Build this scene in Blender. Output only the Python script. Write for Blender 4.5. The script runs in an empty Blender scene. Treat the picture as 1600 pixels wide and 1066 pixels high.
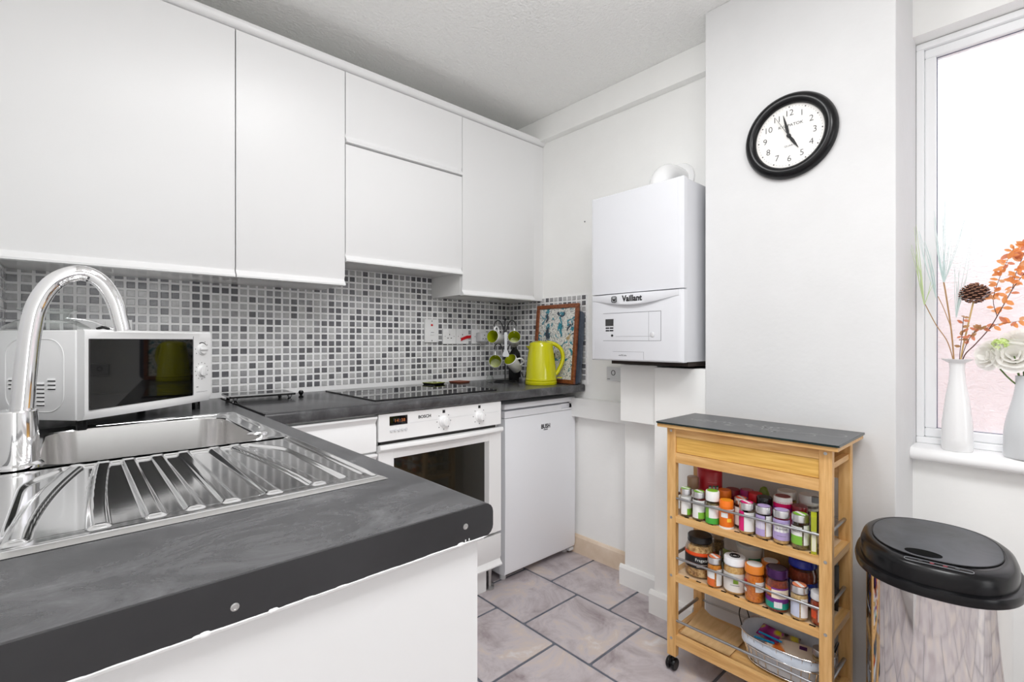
import bpy, bmesh, math, random
from mathutils import Matrix, Vector

random.seed(7)
SC = bpy.context.scene
COL = SC.collection
PI = math.pi

# ---------------------------------------------------------------- camera, world, lights, exposure
CAM_H = 1.145
cam_data = bpy.data.cameras.new('camera')
cam_data.sensor_width = 36.0
cam_data.lens = 36.0 * 755.6 / 1600.0
cam_data.clip_start = 0.02
cam = bpy.data.objects.new('camera', cam_data)
COL.objects.link(cam)
cam.location = (0, 0, CAM_H)
cam.rotation_euler = (PI / 2, 0, -math.radians(42.38))
SC.camera = cam

world = bpy.data.worlds.new('overcast_sky')
SC.world = world
world.use_nodes = True
bg = world.node_tree.nodes['Background']
bg.inputs[0].default_value = (0.95, 0.975, 1.0, 1)
bg.inputs[1].default_value = 2.5

def area_light(name, loc, rot, sx, sy, power, color=(1, 1, 1)):
    d = bpy.data.lights.new(name, 'AREA')
    d.shape = 'RECTANGLE'
    d.size = sx
    d.size_y = sy
    d.energy = power
    d.color = color
    o = bpy.data.objects.new(name, d)
    COL.objects.link(o)
    o.location = loc
    o.rotation_euler = rot
    return o

# point lamp, used for unseen fill added to brighten the kitchen
def point_light(name, loc, power, radius, color=(1, 1, 1)):
    d = bpy.data.lights.new(name, 'POINT')
    d.energy = power
    d.shadow_soft_size = radius
    d.color = color
    o = bpy.data.objects.new(name, d)
    COL.objects.link(o)
    o.location = loc
    return o
point_light('point_fill_light', (0.78, 0.76, 2.14), 4.4, 0.13, (0.99, 0.99, 1.0))  # added fill for alcove and ceiling, no globe fitting hangs here
area_light('kitchen_fill_light', (0.72, 0.76, 2.40), (0, 0, 0), 0.5, 0.5, 7.4, (0.985, 0.99, 1.0))  # second added fill at the same spot, no panel fitted
# unseen fill added above the camera and far behind it
area_light('overhead_fill_light', (0.40, -0.25, 2.40), (0, 0, 0), 0.6, 0.6, 20, (0.985, 0.99, 1.0))
area_light('rear_fill_light', (0.60, -4.32, 1.12), (PI / 2, 0, 0), 1.2, 2.1, 20, (0.97, 0.985, 1.0))

SC.view_settings.view_transform = 'Standard'
SC.view_settings.look = 'None'
SC.view_settings.gamma = 1
SC.view_settings.use_curve_mapping = False
SC.view_settings.exposure = 0.24
SC.cycles.max_bounces = 12
SC.cycles.diffuse_bounces = 6
SC.cycles.glossy_bounces = 5
SC.cycles.transparent_max_bounces = 16
SC.cycles.sample_clamp_indirect = 6.0
SC.cycles.caustics_reflective = False
SC.cycles.caustics_refractive = True

# ---------------------------------------------------------------- helpers: objects
def wm(o):
    m = o.matrix_basis.copy()
    while o.parent is not None:
        o = o.parent
        m = o.matrix_basis @ m
    return m

def tag(o, label=None, cat=None, group=None, kind=None):
    if label:
        o['label'] = label
    if cat:
        o['category'] = cat
    if group:
        o['group'] = group
    if kind:
        o['kind'] = kind
    return o

def thing(name, label, cat, loc=(0, 0, 0), rz=0.0, group=None, kind=None):
    o = bpy.data.objects.new(name, None)
    o.empty_display_size = 0.05
    COL.objects.link(o)
    o.location = loc
    o.rotation_euler = (0, 0, rz)
    o.matrix_basis = Matrix.Translation(loc) @ Matrix.Rotation(rz, 4, 'Z')
    return tag(o, label, cat, group, kind)

def to_mesh(bm, name, smooth=None):
    bm.normal_update()
    me = bpy.data.meshes.new(name)
    bm.to_mesh(me)
    bm.free()
    if smooth is not None:
        for p in me.polygons:
            p.use_smooth = True
        if smooth < 179:
            me.set_sharp_from_angle(angle=math.radians(smooth))
    return me

def obj(name, bm, mat, parent=None, world=False, smooth=None, loc=None, rot=None):
    """bm -> ONE mesh object; world=True: coordinates are world ones, moved into the parent's frame"""
    me = bm if isinstance(bm, bpy.types.Mesh) else to_mesh(bm, name, smooth)
    if mat is not None and len(me.materials) == 0:
        for m in (mat if isinstance(mat, (list, tuple)) else [mat]):
            me.materials.append(m)
    if world and parent is not None:
        me.transform(wm(parent).inverted())
    o = bpy.data.objects.new(name, me)
    COL.objects.link(o)
    if parent is not None:
        o.parent = parent
    if loc is not None or rot is not None:
        m = Matrix.Translation(loc or (0, 0, 0))
        if rot is not None:
            m = m @ (rot if isinstance(rot, Matrix) else Matrix.Rotation(rot, 4, 'Z'))
        o.matrix_basis = m
    return o

def struct(name, bm, mat, label, cat, smooth=None):
    o = obj(name, bm, mat, smooth=smooth)
    return tag(o, label, cat, kind='structure')

# ---------------------------------------------------------------- helpers: shapes
def box(bm, x0, x1, y0, y1, z0, z1, bev=0.0, seg=2, mi=0):
    vs = [bm.verts.new(p) for p in ((x0, y0, z0), (x1, y0, z0), (x1, y1, z0), (x0, y1, z0),
                                    (x0, y0, z1), (x1, y0, z1), (x1, y1, z1), (x0, y1, z1))]
    fs = [bm.faces.new([vs[i] for i in q]) for q in
          ((3, 2, 1, 0), (4, 5, 6, 7), (0, 1, 5, 4), (1, 2, 6, 5), (2, 3, 7, 6), (3, 0, 4, 7))]
    for f in fs:
        f.material_index = mi
    if bev > 0:
        es = list({e for f in fs for e in f.edges})
        bmesh.ops.bevel(bm, geom=es, offset=bev, segments=seg, profile=0.5, affect='EDGES')
    return bm

def B(*a, **k):
    return box(bmesh.new(), *a, **k)

def prism(bm, pts, axis, a0, a1, mi=0):
    """pts: closed 2D polygon; axis 'x' -> pts are (y,z), 'y' -> (x,z), 'z' -> (x,y)"""
    def P(p, a):
        return {'x': (a, p[0], p[1]), 'y': (p[0], a, p[1]), 'z': (p[0], p[1], a)}[axis]
    A = [bm.verts.new(P(p, a0)) for p in pts]
    C = [bm.verts.new(P(p, a1)) for p in pts]
    n = len(pts)
    fs = [bm.faces.new(A), bm.faces.new(C)]
    for i in range(n):
        fs.append(bm.faces.new((A[i], A[(i + 1) % n], C[(i + 1) % n], C[i])))
    for f in fs:
        f.material_index = mi
    bmesh.ops.recalc_face_normals(bm, faces=fs)
    return bm

def lathe(bm, prof, seg=24, center=(0, 0, 0), cap=True, mi=0):
    rings = []
    for r, z in prof:
        if r < 1e-6:
            rings.append([bm.verts.new((center[0], center[1], center[2] + z))])
        else:
            rings.append([bm.verts.new((center[0] + r * math.cos(2 * PI * i / seg),
                                        center[1] + r * math.sin(2 * PI * i / seg), center[2] + z)) for i in range(seg)])
    fs = []
    for a, b in zip(rings[:-1], rings[1:]):
        for i in range(seg):
            j = (i + 1) % seg
            if len(a) == 1 and len(b) == 1:
                continue
            if len(a) == 1:
                fs.append(bm.faces.new((a[0], b[j], b[i])))
            elif len(b) == 1:
                fs.append(bm.faces.new((a[i], a[j], b[0])))
            else:
                fs.append(bm.faces.new((a[i], a[j], b[j], b[i])))
    if cap:
        if len(rings[0]) > 1:
            fs.append(bm.faces.new(list(reversed(rings[0]))))
        if len(rings[-1]) > 1:
            fs.append(bm.faces.new(rings[-1]))
    for f in fs:
        f.material_index = mi
    return bm

def tube(bm, pts, rad, seg=8, closed=False, cap=True, mi=0):
    P = [Vector(p) for p in pts]
    n = len(P)
    R = rad if isinstance(rad, (list, tuple)) else [rad] * n
    up = None
    rings = []
    for i in range(n):
        if closed:
            t = P[(i + 1) % n] - P[i - 1]
        else:
            t = P[min(i + 1, n - 1)] - P[max(i - 1, 0)]
        t.normalize()
        if up is None:
            up = Vector((0, 0, 1)) if abs(t.z) < 0.9 else Vector((1, 0, 0))
        up = up - t * up.dot(t)
        if up.length < 1e-6:
            up = t.orthogonal()
        up.normalize()
        s = t.cross(up)
        rings.append([bm.verts.new(P[i] + (up * math.cos(2 * PI * k / seg) + s * math.sin(2 * PI * k / seg)) * R[i]) for k in range(seg)])
    fs = []
    m = n if closed else n - 1
    for i in range(m):
        a, b = rings[i], rings[(i + 1) % n]
        for k in range(seg):
            l = (k + 1) % seg
            fs.append(bm.faces.new((a[k], a[l], b[l], b[k])))
    if cap and not closed:
        fs.append(bm.faces.new(list(reversed(rings[0]))))
        fs.append(bm.faces.new(rings[-1]))
    for f in fs:
        f.material_index = mi
    bmesh.ops.recalc_face_normals(bm, faces=fs)
    return bm

def T(pts, rad, **k):
    return tube(bmesh.new(), pts, rad, **k)

def spline(pts, n=8):
    """Catmull-Rom through points"""
    P = [Vector(p) for p in pts]
    out = []
    for i in range(len(P) - 1):
        p0, p1, p2, p3 = P[max(i - 1, 0)], P[i], P[i + 1], P[min(i + 2, len(P) - 1)]
        for k in range(n):
            t = k / n
            out.append(0.5 * ((2 * p1) + (p2 - p0) * t + (2 * p0 - 5 * p1 + 4 * p2 - p3) * t * t + (3 * p1 - p0 - 3 * p2 + p3) * t ** 3))
    out.append(P[-1])
    return out

def rrect(x0, x1, y0, y1, r, n=6):
    pts = []
    for cx, cy, a0 in ((x1 - r, y1 - r, 0), (x0 + r, y1 - r, PI / 2), (x0 + r, y0 + r, PI), (x1 - r, y0 + r, 3 * PI / 2)):
        for i in range(n + 1):
            a = a0 + PI / 2 * i / n
            pts.append((cx + r * math.cos(a), cy + r * math.sin(a)))
    return pts

def loft(bm, loops, cap0=True, cap1=True, mi=0):
    R = [[bm.verts.new(p) for p in L] for L in loops]
    n = len(R[0])
    fs = []
    for a, b in zip(R[:-1], R[1:]):
        for i in range(n):
            j = (i + 1) % n
            fs.append(bm.faces.new((a[i], a[j], b[j], b[i])))
    if cap0:
        fs.append(bm.faces.new(list(reversed(R[0]))))
    if cap1:
        fs.append(bm.faces.new(R[-1]))
    for f in fs:
        f.material_index = mi
    bmesh.ops.recalc_face_normals(bm, faces=fs)
    return bm

def disc(bm, c, r, seg=16, h=0.001, mi=0):
    return lathe(bm, [(r, 0), (r, h)], seg, c, True, mi)

FACE_X = Matrix(((0, 0, -1, 0), (-1, 0, 0, 0), (0, 1, 0, 0), (0, 0, 0, 1)))   # lies on a wall that faces -X
FACE_Y = Matrix(((1, 0, 0, 0), (0, 0, -1, 0), (0, 1, 0, 0), (0, 0, 0, 1)))    # lies on a wall that faces -Y

_dg_font = None
def text_mesh(s, size, depth=0.0006, align='CENTER', bold=0.0, sx=1.0, shear=0.0):
    cu = bpy.data.curves.new('lettering', 'FONT')
    cu.body = s
    cu.size = size
    cu.extrude = depth / 2
    cu.offset = bold
    cu.align_x = align
    cu.align_y = 'CENTER'
    cu.shear = shear
    cu.resolution_u = 3
    o = bpy.data.objects.new('lettering', cu)
    COL.objects.link(o)
    bpy.context.view_layer.update()
    dg = bpy.context.evaluated_depsgraph_get()
    me = bpy.data.meshes.new_from_object(o.evaluated_get(dg))
    bpy.data.objects.remove(o)
    bpy.data.curves.remove(cu)
    if sx != 1.0:
        me.transform(Matrix.Diagonal((sx, 1, 1, 1)))
    return me

def text(name, s, size, mat, parent, matrix, **k):
    """lettering as a part; matrix places it in WORLD space"""
    me = text_mesh(s, size, **k)
    me.transform(matrix)
    me.materials.clear()
    return obj(name, me, mat, parent, world=True)

# ---------------------------------------------------------------- materials
def srgb(r, g, b):
    def f(c):
        c /= 255.0
        return c / 12.92 if c <= 0.04045 else ((c + 0.055) / 1.055) ** 2.4
    return (f(r), f(g), f(b), 1)

MATS = {}
def mat(name, col, rough=0.5, metal=0.0, spec=0.5, coat=0.0, trans=0.0):
    if name in MATS:
        return MATS[name]
    m = bpy.data.materials.new(name)
    m.use_nodes = True
    b = m.node_tree.nodes['Principled BSDF']
    b.inputs['Base Color'].default_value = col if len(col) == 4 else (*col, 1)
    b.inputs['Roughness'].default_value = rough
    b.inputs['Metallic'].default_value = metal
    b.inputs['Specular IOR Level'].default_value = spec
    b.inputs['Coat Weight'].default_value = coat
    b.inputs['Transmission Weight'].default_value = trans
    MATS[name] = m
    return m

def nodes(m):
    return m.node_tree.nodes, m.node_tree.links, m.node_tree.nodes['Principled BSDF']

def noise_col(m, cols, scale=(1, 1, 1), nscale=6.0, detail=6, rough=0.6, bump=0.0, bscale=None, dist=0.02, rand=False, distort=0.0):
    """procedural colour from noise (object space), cols = [(pos, rgba), ...]"""
    n, l, b = nodes(m)
    tc = n.new('ShaderNodeTexCoord')
    mp = n.new('ShaderNodeMapping')
    mp.inputs['Scale'].default_value = scale
    l.new(tc.outputs['Object'], mp.inputs['Vector'])
    if rand:
        oi = n.new('ShaderNodeObjectInfo')
        mu = n.new('ShaderNodeMath')
        mu.operation = 'MULTIPLY'
        mu.inputs[1].default_value = 40.0
        l.new(oi.outputs['Random'], mu.inputs[0])
        cb = n.new('ShaderNodeCombineXYZ')
        for i in range(3):
            l.new(mu.outputs[0], cb.inputs[i])
        l.new(cb.outputs[0], mp.inputs['Location'])
    nt = n.new('ShaderNodeTexNoise')
    nt.inputs['Scale'].default_value = nscale
    nt.inputs['Detail'].default_value = detail
    nt.inputs['Roughness'].default_value = rough
    nt.inputs['Distortion'].default_value = distort
    l.new(mp.outputs[0], nt.inputs['Vector'])
    cr = n.new('ShaderNodeValToRGB')
    e = cr.color_ramp.elements
    e[0].position, e[0].color = cols[0]
    e[1].position, e[1].color = cols[-1]
    for p, c in cols[1:-1]:
        x = e.new(p)
        x.color = c
    l.new(nt.outputs['Fac'], cr.inputs[0])
    l.new(cr.outputs[0], b.inputs['Base Color'])
    if bump:
        nb = n.new('ShaderNodeTexNoise')
        nb.inputs['Scale'].default_value = bscale or nscale * 4
        nb.inputs['Detail'].default_value = 3
        l.new(tc.outputs['Object'], nb.inputs['Vector'])
        bp = n.new('ShaderNodeBump')
        bp.inputs['Strength'].default_value = bump
        bp.inputs['Distance'].default_value = dist
        l.new(nb.outputs['Fac'], bp.inputs['Height'])
        l.new(bp.outputs[0], b.inputs['Normal'])
    return m

def add_bump(m, scale, strength, dist=0.01, kind='noise', detail=3):
    n, l, b = nodes(m)
    tc = n.new('ShaderNodeTexCoord')
    if kind == 'noise':
        t = n.new('ShaderNodeTexNoise')
        t.inputs['Detail'].default_value = detail
    else:
        t = n.new('ShaderNodeTexVoronoi')
    t.inputs['Scale'].default_value = scale
    l.new(tc.outputs['Object'], t.inputs['Vector'])
    bp = n.new('ShaderNodeBump')
    bp.inputs['Strength'].default_value = strength
    bp.inputs['Distance'].default_value = dist
    l.new(t.outputs[0], bp.inputs['Height'])
    l.new(bp.outputs[0], b.inputs['Normal'])
    return m

M_wall = noise_col(mat('wall_paint', srgb(236, 235, 232), 0.7, spec=0.25),
                   [(0.35, srgb(243, 243, 241)), (0.65, srgb(248, 248, 246))], nscale=2.2, bump=0.12, bscale=60, dist=0.004)
M_walldim = noise_col(mat('wall_paint_toned_down', srgb(233, 233, 233), 0.7, spec=0.25),  # same wall paint, darkened on the chimney to offset strong light there
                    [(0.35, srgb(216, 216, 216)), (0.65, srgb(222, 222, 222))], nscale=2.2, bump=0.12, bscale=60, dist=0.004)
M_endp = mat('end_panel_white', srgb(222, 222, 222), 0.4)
M_ceil = add_bump(mat('ceiling_stipple', srgb(248, 248, 246), 0.85, spec=0.2), 95, 0.55, 0.012)
M_trimw = mat('gloss_trim_white', srgb(240, 240, 238), 0.3)
M_cab = mat('cabinet_white', srgb(235, 235, 235), 0.32, spec=0.4)
M_carc = mat('carcass_white', srgb(238, 238, 236), 0.12, spec=0.5)
M_gap = mat('dark_gap', srgb(60, 58, 56), 0.8)
M_pvc = mat('window_plastic', srgb(246, 247, 248), 0.22)
M_sill = mat('sill_gloss_white', srgb(246, 246, 246), 0.2)
M_app = mat('appliance_white', srgb(240, 240, 240), 0.22)
M_appgrey = mat('appliance_pale_grey', srgb(214, 215, 217), 0.3)
M_fridge = mat('fridge_white', srgb(238, 239, 243), 0.25)
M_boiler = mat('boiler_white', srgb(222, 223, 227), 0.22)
M_cream = noise_col(mat('cream_skirting', srgb(226, 206, 184), 0.5), [(0.3, srgb(219, 197, 172)), (0.7, srgb(236, 219, 200))], nscale=9)
M_dark = mat('black_plastic', srgb(14, 14, 16), 0.24, spec=0.3)
M_darkmatt = mat('black_matt', srgb(22, 22, 23), 0.6)
M_blackglass = mat('black_glass', srgb(8, 8, 9), 0.03, spec=0.6)
M_mwglass = mat('microwave_door_glass', srgb(10, 10, 11), 0.03, spec=0.8)
M_ovenglass = mat('oven_door_glass', srgb(30, 29, 24), 0.05, spec=0.5)
M_ovenedge = mat('oven_glass_border', srgb(190, 190, 190), 0.15)
M_chrome = mat('chrome', (0.86, 0.86, 0.87, 1), 0.05, 1.0)
M_steel = add_bump(mat('stainless_polished', (0.80, 0.80, 0.80, 1), 0.09, 1.0), 30, 0.03, 0.002)
M_bowl = mat('stainless_brushed', (0.70, 0.69, 0.68, 1), 0.24, 1.0)
M_binsteel = mat('bin_steel', (0.78, 0.77, 0.76, 1), 0.07, 1.0)
add_bump(M_binsteel, 4, 0.02, 0.03, detail=1)
M_railsteel = mat('rail_grey_metal', (0.42, 0.43, 0.45, 1), 0.28, 1.0)
M_screw = mat('screw_metal', (0.55, 0.55, 0.54, 1), 0.35, 1.0)
M_grout = mat('mosaic_grout', srgb(246, 246, 246), 0.5)
M_tileD = mat('mosaic_dark', srgb(100, 100, 104), 0.16)
M_tileM = mat('mosaic_mid', srgb(154, 154, 156), 0.16)
M_tileL = mat('mosaic_light', srgb(188, 188, 188), 0.16)
for _m in (M_tileD, M_tileM, M_tileL):
    c0 = tuple(_m.node_tree.nodes['Principled BSDF'].inputs['Base Color'].default_value)
    noise_col(_m, [(0.3, tuple(x * 0.86 for x in c0[:3]) + (1,)), (0.7, tuple(min(1, x * 1.12) for x in c0[:3]) + (1,))], nscale=70, rand=True)
M_floorgrout = noise_col(mat('floor_grout', srgb(96, 99, 110), 0.7), [(0.3, srgb(84, 88, 99)), (0.7, srgb(112, 116, 126))], nscale=14)
M_floor = noise_col(mat('floor_tile_stone', srgb(160, 150, 150), 0.42),
                    [(0.30, srgb(140, 128, 130)), (0.42, srgb(172, 162, 164)), (0.52, srgb(190, 182, 185)), (0.60, srgb(200, 186, 178)), (0.72, srgb(216, 214, 216))],
                    nscale=5.5, detail=9, rough=0.68, rand=True, bump=0.15, bscale=60, dist=0.003, distort=0.6)
M_slate = noise_col(mat('slate_laminate', srgb(70, 70, 72), 0.27, spec=0.5),
                    [(0.28, srgb(44, 44, 46)), (0.45, srgb(64, 64, 66)), (0.58, srgb(82, 82, 84)), (0.72, srgb(108, 108, 109))],
                    scale=(1, 1.6, 1), nscale=8, detail=12, rough=0.72, distort=0.7, bump=0.08, bscale=110, dist=0.003)
M_edge = noise_col(mat('worktop_edge_strip', srgb(50, 50, 52), 0.38), [(0.3, srgb(32, 32, 34)), (0.7, srgb(46, 46, 48))], nscale=5)
M_filler = mat('white_filler', srgb(240, 240, 240), 0.7)

def bamboo(name, scale, c0, c1, c2):
    return noise_col(mat(name, c1, 0.38), [(0.28, c0), (0.5, c1), (0.72, c2)], scale=scale, nscale=9, detail=5, rough=0.55, rand=True)
_b = (srgb(196, 146, 84), srgb(216, 169, 107), srgb(232, 190, 130))
M_bamv = bamboo('bamboo_upright', (9, 9, 0.9), *_b)
M_bamh = bamboo('bamboo_rail', (9, 0.9, 9), *_b)
M_bamx = bamboo('bamboo_cross', (0.9, 9, 9), *_b)
M_bamp = bamboo('bamboo_drawer', (6, 0.7, 14), srgb(198, 148, 66), srgb(219, 172, 88), srgb(232, 190, 106))
M_shelfply = mat('shelf_board_pale', srgb(226, 196, 160), 0.5)
M_card = noise_col(mat('brown_card', srgb(196, 158, 108), 0.8), [(0.3, srgb(200, 162, 110)), (0.7, srgb(226, 190, 140))], scale=(1, 6, 1), nscale=8)
M_boardglass = mat('charcoal_glass_board', srgb(72, 73, 75), 0.32, spec=0.4)
M_boardedge = mat('green_black_glass_edge', srgb(12, 34, 34), 0.1)
M_print = mat('grey_print', srgb(150, 150, 150), 0.5)
M_ink = mat('black_ink', srgb(24, 24, 26), 0.5)
M_inkgrey = mat('grey_ink', srgb(110, 110, 114), 0.5)
M_paper = mat('white_paper', srgb(240, 240, 238), 0.6)
M_red = mat('red_plastic', srgb(205, 20, 30), 0.35)
M_amber = mat('display_amber', srgb(190, 110, 50), 0.5)
M_yellow = mat('kettle_chartreuse', srgb(205, 202, 8), 0.13, coat=0.3)
M_lime = mat('lime_glaze', srgb(160, 170, 22), 0.2)
M_ceram = mat('white_ceramic', srgb(243, 243, 243), 0.15)
M_ceramg = mat('grey_white_ceramic', srgb(208, 210, 212), 0.35)
M_wire = mat('black_wire', srgb(24, 24, 25), 0.35)
M_framewood = noise_col(mat('frame_mahogany', srgb(128, 70, 40), 0.35), [(0.3, srgb(104, 54, 30)), (0.7, srgb(150, 86, 52))], scale=(8, 8, 1), nscale=8)

def clear_glass(name, tint=(1, 1, 1, 1), fac=0.12):
    m = bpy.data.materials.new(name)
    m.use_nodes = True
    n, l = m.node_tree.nodes, m.node_tree.links
    n.remove(n['Principled BSDF'])
    tr = n.new('ShaderNodeBsdfTransparent')
    tr.inputs[0].default_value = tint
    gl = n.new('ShaderNodeBsdfGlossy')
    gl.inputs['Roughness'].default_value = 0.03
    mx = n.new('ShaderNodeMixShader')
    fr = n.new('ShaderNodeLayerWeight')
    fr.inputs[0].default_value = fac
    l.new(fr.outputs['Facing'], mx.inputs[0])
    l.new(tr.outputs[0], mx.inputs[1])
    l.new(gl.outputs[0], mx.inputs[2])
    l.new(mx.outputs[0], n['Material Output'].inputs[0])
    return m
M_glass = clear_glass('clear_glass', (0.96, 0.98, 0.97, 1), 0.18)
M_frost = bpy.data.materials.new('obscured_window_glass')
M_frost.use_nodes = True
def build_frost():
    n, l = M_frost.node_tree.nodes, M_frost.node_tree.links
    n.remove(n['Principled BSDF'])
    tc = n.new('ShaderNodeTexCoord')
    mp = n.new('ShaderNodeMapping')
    mp.inputs['Scale'].default_value = (1, 0.8, 1.6)
    l.new(tc.outputs['Object'], mp.inputs[0])
    nz = n.new('ShaderNodeTexNoise')
    nz.inputs['Scale'].default_value = 34
    nz.inputs['Detail'].default_value = 3
    nz.inputs['Distortion'].default_value = 1.5
    l.new(mp.outputs[0], nz.inputs[0])
    bp = n.new('ShaderNodeBump')
    bp.inputs['Strength'].default_value = 0.5
    bp.inputs['Distance'].default_value = 0.02
    l.new(nz.outputs['Fac'], bp.inputs['Height'])
    tl = n.new('ShaderNodeBsdfTranslucent')
    tl.inputs[0].default_value = (0.9, 0.92, 0.95, 1)
    l.new(bp.outputs[0], tl.inputs['Normal'])
    tr = n.new('ShaderNodeBsdfRefraction')
    tr.inputs[0].default_value = (0.97, 0.97, 0.98, 1)
    tr.inputs['Roughness'].default_value = 0.42
    tr.inputs['IOR'].default_value = 1.18
    l.new(bp.outputs[0], tr.inputs['Normal'])
    gl = n.new('ShaderNodeBsdfGlossy')
    gl.inputs['Roughness'].default_value = 0.1
    l.new(bp.outputs[0], gl.inputs['Normal'])
    m1 = n.new('ShaderNodeMixShader')
    m1.inputs[0].default_value = 0.5
    l.new(tl.outputs[0], m1.inputs[1])
    l.new(tr.outputs[0], m1.inputs[2])
    m2 = n.new('ShaderNodeMixShader')
    m2.inputs[0].default_value = 0.06
    l.new(m1.outputs[0], m2.inputs[1])
    l.new(gl.outputs[0], m2.inputs[2])
    l.new(m2.outputs[0], n['Material Output'].inputs[0])
build_frost()

# ================================================================ THE SETTING
XL, XR, YB, ZC = -0.16, 2.03, 2.24, 2.415
XBR, YBR0, YBR1 = 1.815, 0.293, 0.879        # chimney breast
XWIN = 2.09
YREAR = -4.4

floor = struct('floor', B(XL - 0.1, 2.4, YREAR, YB + 0.1, -0.06, -0.003), M_floorgrout,
               'grey stone tiled floor with dark grout joints', 'floor')
TP, JW = 0.336, 0.011
def tile_mesh():
    bm = bmesh.new()
    h = (TP - JW) / 2
    pts0 = rrect(-h, h, -h, h, 0.006, 2)
    pts1 = rrect(-h + 0.003, h - 0.003, -h + 0.003, h - 0.003, 0.005, 2)
    loft(bm, [[(x, y, -0.004) for x, y in pts0], [(x, y, -0.001) for x, y in pts0], [(x, y, 0.0) for x, y in pts1]], False, True)
    return to_mesh(bm, 'floor_tile')
_tm = tile_mesh()
_tm.materials.append(M_floor)
for i in range(-5, 3):
    cx = 1.355 + TP * 0.5 + TP * i
    off = 1.415 if i % 2 == 0 else 1.579
    for k in range(-12, 4):
        cy = off + TP * (k - 0.5)
        if cy > YB + 0.1 or cx < XL - 0.1 or cx > 2.3:
            continue
        obj('floor_tile', _tm, None, floor, loc=(cx, cy, 0))

wall_back = struct('wall_back', B(XL - 0.1, 2.3, YB, YB + 0.1, 0, ZC), M_wall, 'white painted back wall behind the cabinets', 'wall')
wall_left = struct('wall_left', B(XL - 0.1, XL, YREAR, YB, 0, ZC), M_wall, 'white painted left wall behind the sink', 'wall')
struct('wall_rear', B(XL - 0.1, 2.3, YREAR - 0.1, YREAR, 0, ZC), M_wall, 'white painted wall behind the viewer', 'wall')
wall_right = struct('wall_right', B(XR, XR + 0.2, YBR1, YB, 0, ZC), M_wall, 'white painted wall behind the boiler', 'wall')
wall_chimney = struct('wall_chimney', B(XBR, 2.3, YBR0, YBR1, 0, ZC, bev=0.003), M_walldim, 'white projecting wall that carries the round clock', 'wall')
_w = bmesh.new()
WY0, WZ0, WZ1 = -1.25, 0.755, 2.165
box(_w, XWIN, 2.30, YREAR, YBR0, 0, WZ0)
box(_w, XWIN, 2.30, YREAR, YBR0, WZ1, ZC)
box(_w, XWIN, 2.30, YREAR, WY0, WZ0, WZ1)
wall_window = struct('wall_window', _w, M_wall, 'white wall around the window', 'wall')
ceiling = struct('ceiling', B(XL - 0.1, 2.3, YREAR, YB, ZC, ZC + 0.1), M_ceil, 'white stippled ceiling', 'ceiling')
struct('trim_1', B(1.985, XR, YBR1, YB, 2.289, ZC, bev=0.002), M_wall, 'white boxed beam along the ceiling above the boiler', 'beam')
# pipe boxing under the boiler
struct('trim_2', B(XBR + 0.002, XR, YBR1, 1.101, 0, 1.035, bev=0.002), M_wall, 'wide white pipe boxing between cart and boiler', 'pipe boxing')
struct('trim_3', B(1.84, XR, 1.101, 1.288, 0.785, 1.04, bev=0.002), M_wall, 'short white pipe boxing right under the boiler', 'pipe boxing')
struct('trim_4', B(1.925, XR, 1.101, 1.322, 0, 0.785, bev=0.002), M_wall, 'narrow tall white pipe boxing beside the cream skirting', 'pipe boxing')
struct('trim_5', B(1.985, XR, 1.288, 1.72, 0.742, 0.842, bev=0.002), M_trimw, 'horizontal white pipe cover on the wall beside the fridge', 'pipe boxing')
def skirt(name, x, d, y0, y1, h, m, label, endcap=None):
    pts = [(x, 0), (x, h - 0.014), (x + 0.004, h - 0.006), (x + 0.007, h), (x + d, h), (x + d, 0)]
    return struct(name, prism(bmesh.new(), pts, 'y', y0, y1), m, label, 'skirting board')
skirt('baseboard_right', 2.018, 0.012, 1.322, 2.2, 0.1, M_cream, 'cream painted skirting board beside the fridge')
skirt('baseboard_boxing', 1.912, 0.013, 1.101, 1.345, 0.094, M_trimw, 'white skirting board on the narrow tall pipe boxing')
skirt('baseboard_chimney', 1.799, 0.018, 0.925, 1.117, 0.096, M_trimw, 'white skirting board on the wide pipe boxing behind the cart')

# ---- window
window = thing('window_1', 'white plastic window with obscured glass over the vases', 'window', (2.15, -0.48, 0.795), kind='structure')
def rect_frame(bm, x0, x1, y0, y1, z0, z1, w, bev=0.003):
    box(bm, x0, x1, y0, y1, z0, z0 + w, bev)
    box(bm, x0, x1, y0, y1, z1 - w, z1, bev)
    box(bm, x0, x1, y0, y0 + w, z0 + w, z1 - w, bev)
    box(bm, x0, x1, y1 - w, y1, z0 + w, z1 - w, bev)
    return bm
FZ0, FZ1 = 0.797, 2.163
obj('window_frame', rect_frame(bmesh.new(), 2.15, 2.215, WY0, YBR0 - 0.0005, FZ0, FZ1, 0.021), M_pvc, window, True)
obj('mullion', B(2.152, 2.213, -0.50, -0.46, FZ0 + 0.021, FZ1 - 0.021), M_pvc, window, True)
for y0, y1 in ((-0.46, YBR0 - 0.0215), (WY0 + 0.021, -0.50)):
    sash = obj('sash', rect_frame(bmesh.new(), 2.165, 2.21, y0, y1, FZ0 + 0.021, FZ1 - 0.021, 0.03, 0.004), M_pvc, window, True)
    obj('pane', B(2.186, 2.192, y0 + 0.029, y1 - 0.029, FZ0 + 0.05, FZ1 - 0.05), M_frost, sash, True)
    obj('gasket', rect_frame(bmesh.new(), 2.183, 2.186, y0 + 0.029, y1 - 0.029, FZ0 + 0.05, FZ1 - 0.05, 0.0025, 0), mat('gasket_grey_blue', srgb(92, 96, 120), 0.5), sash, True)
_s = [(2.032, 0.775), (2.034, 0.785), (2.040, 0.793), (2.050, 0.797), (2.16, 0.797), (2.16, 0.757), (2.046, 0.757), (2.037, 0.762), (2.033, 0.768)]
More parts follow.
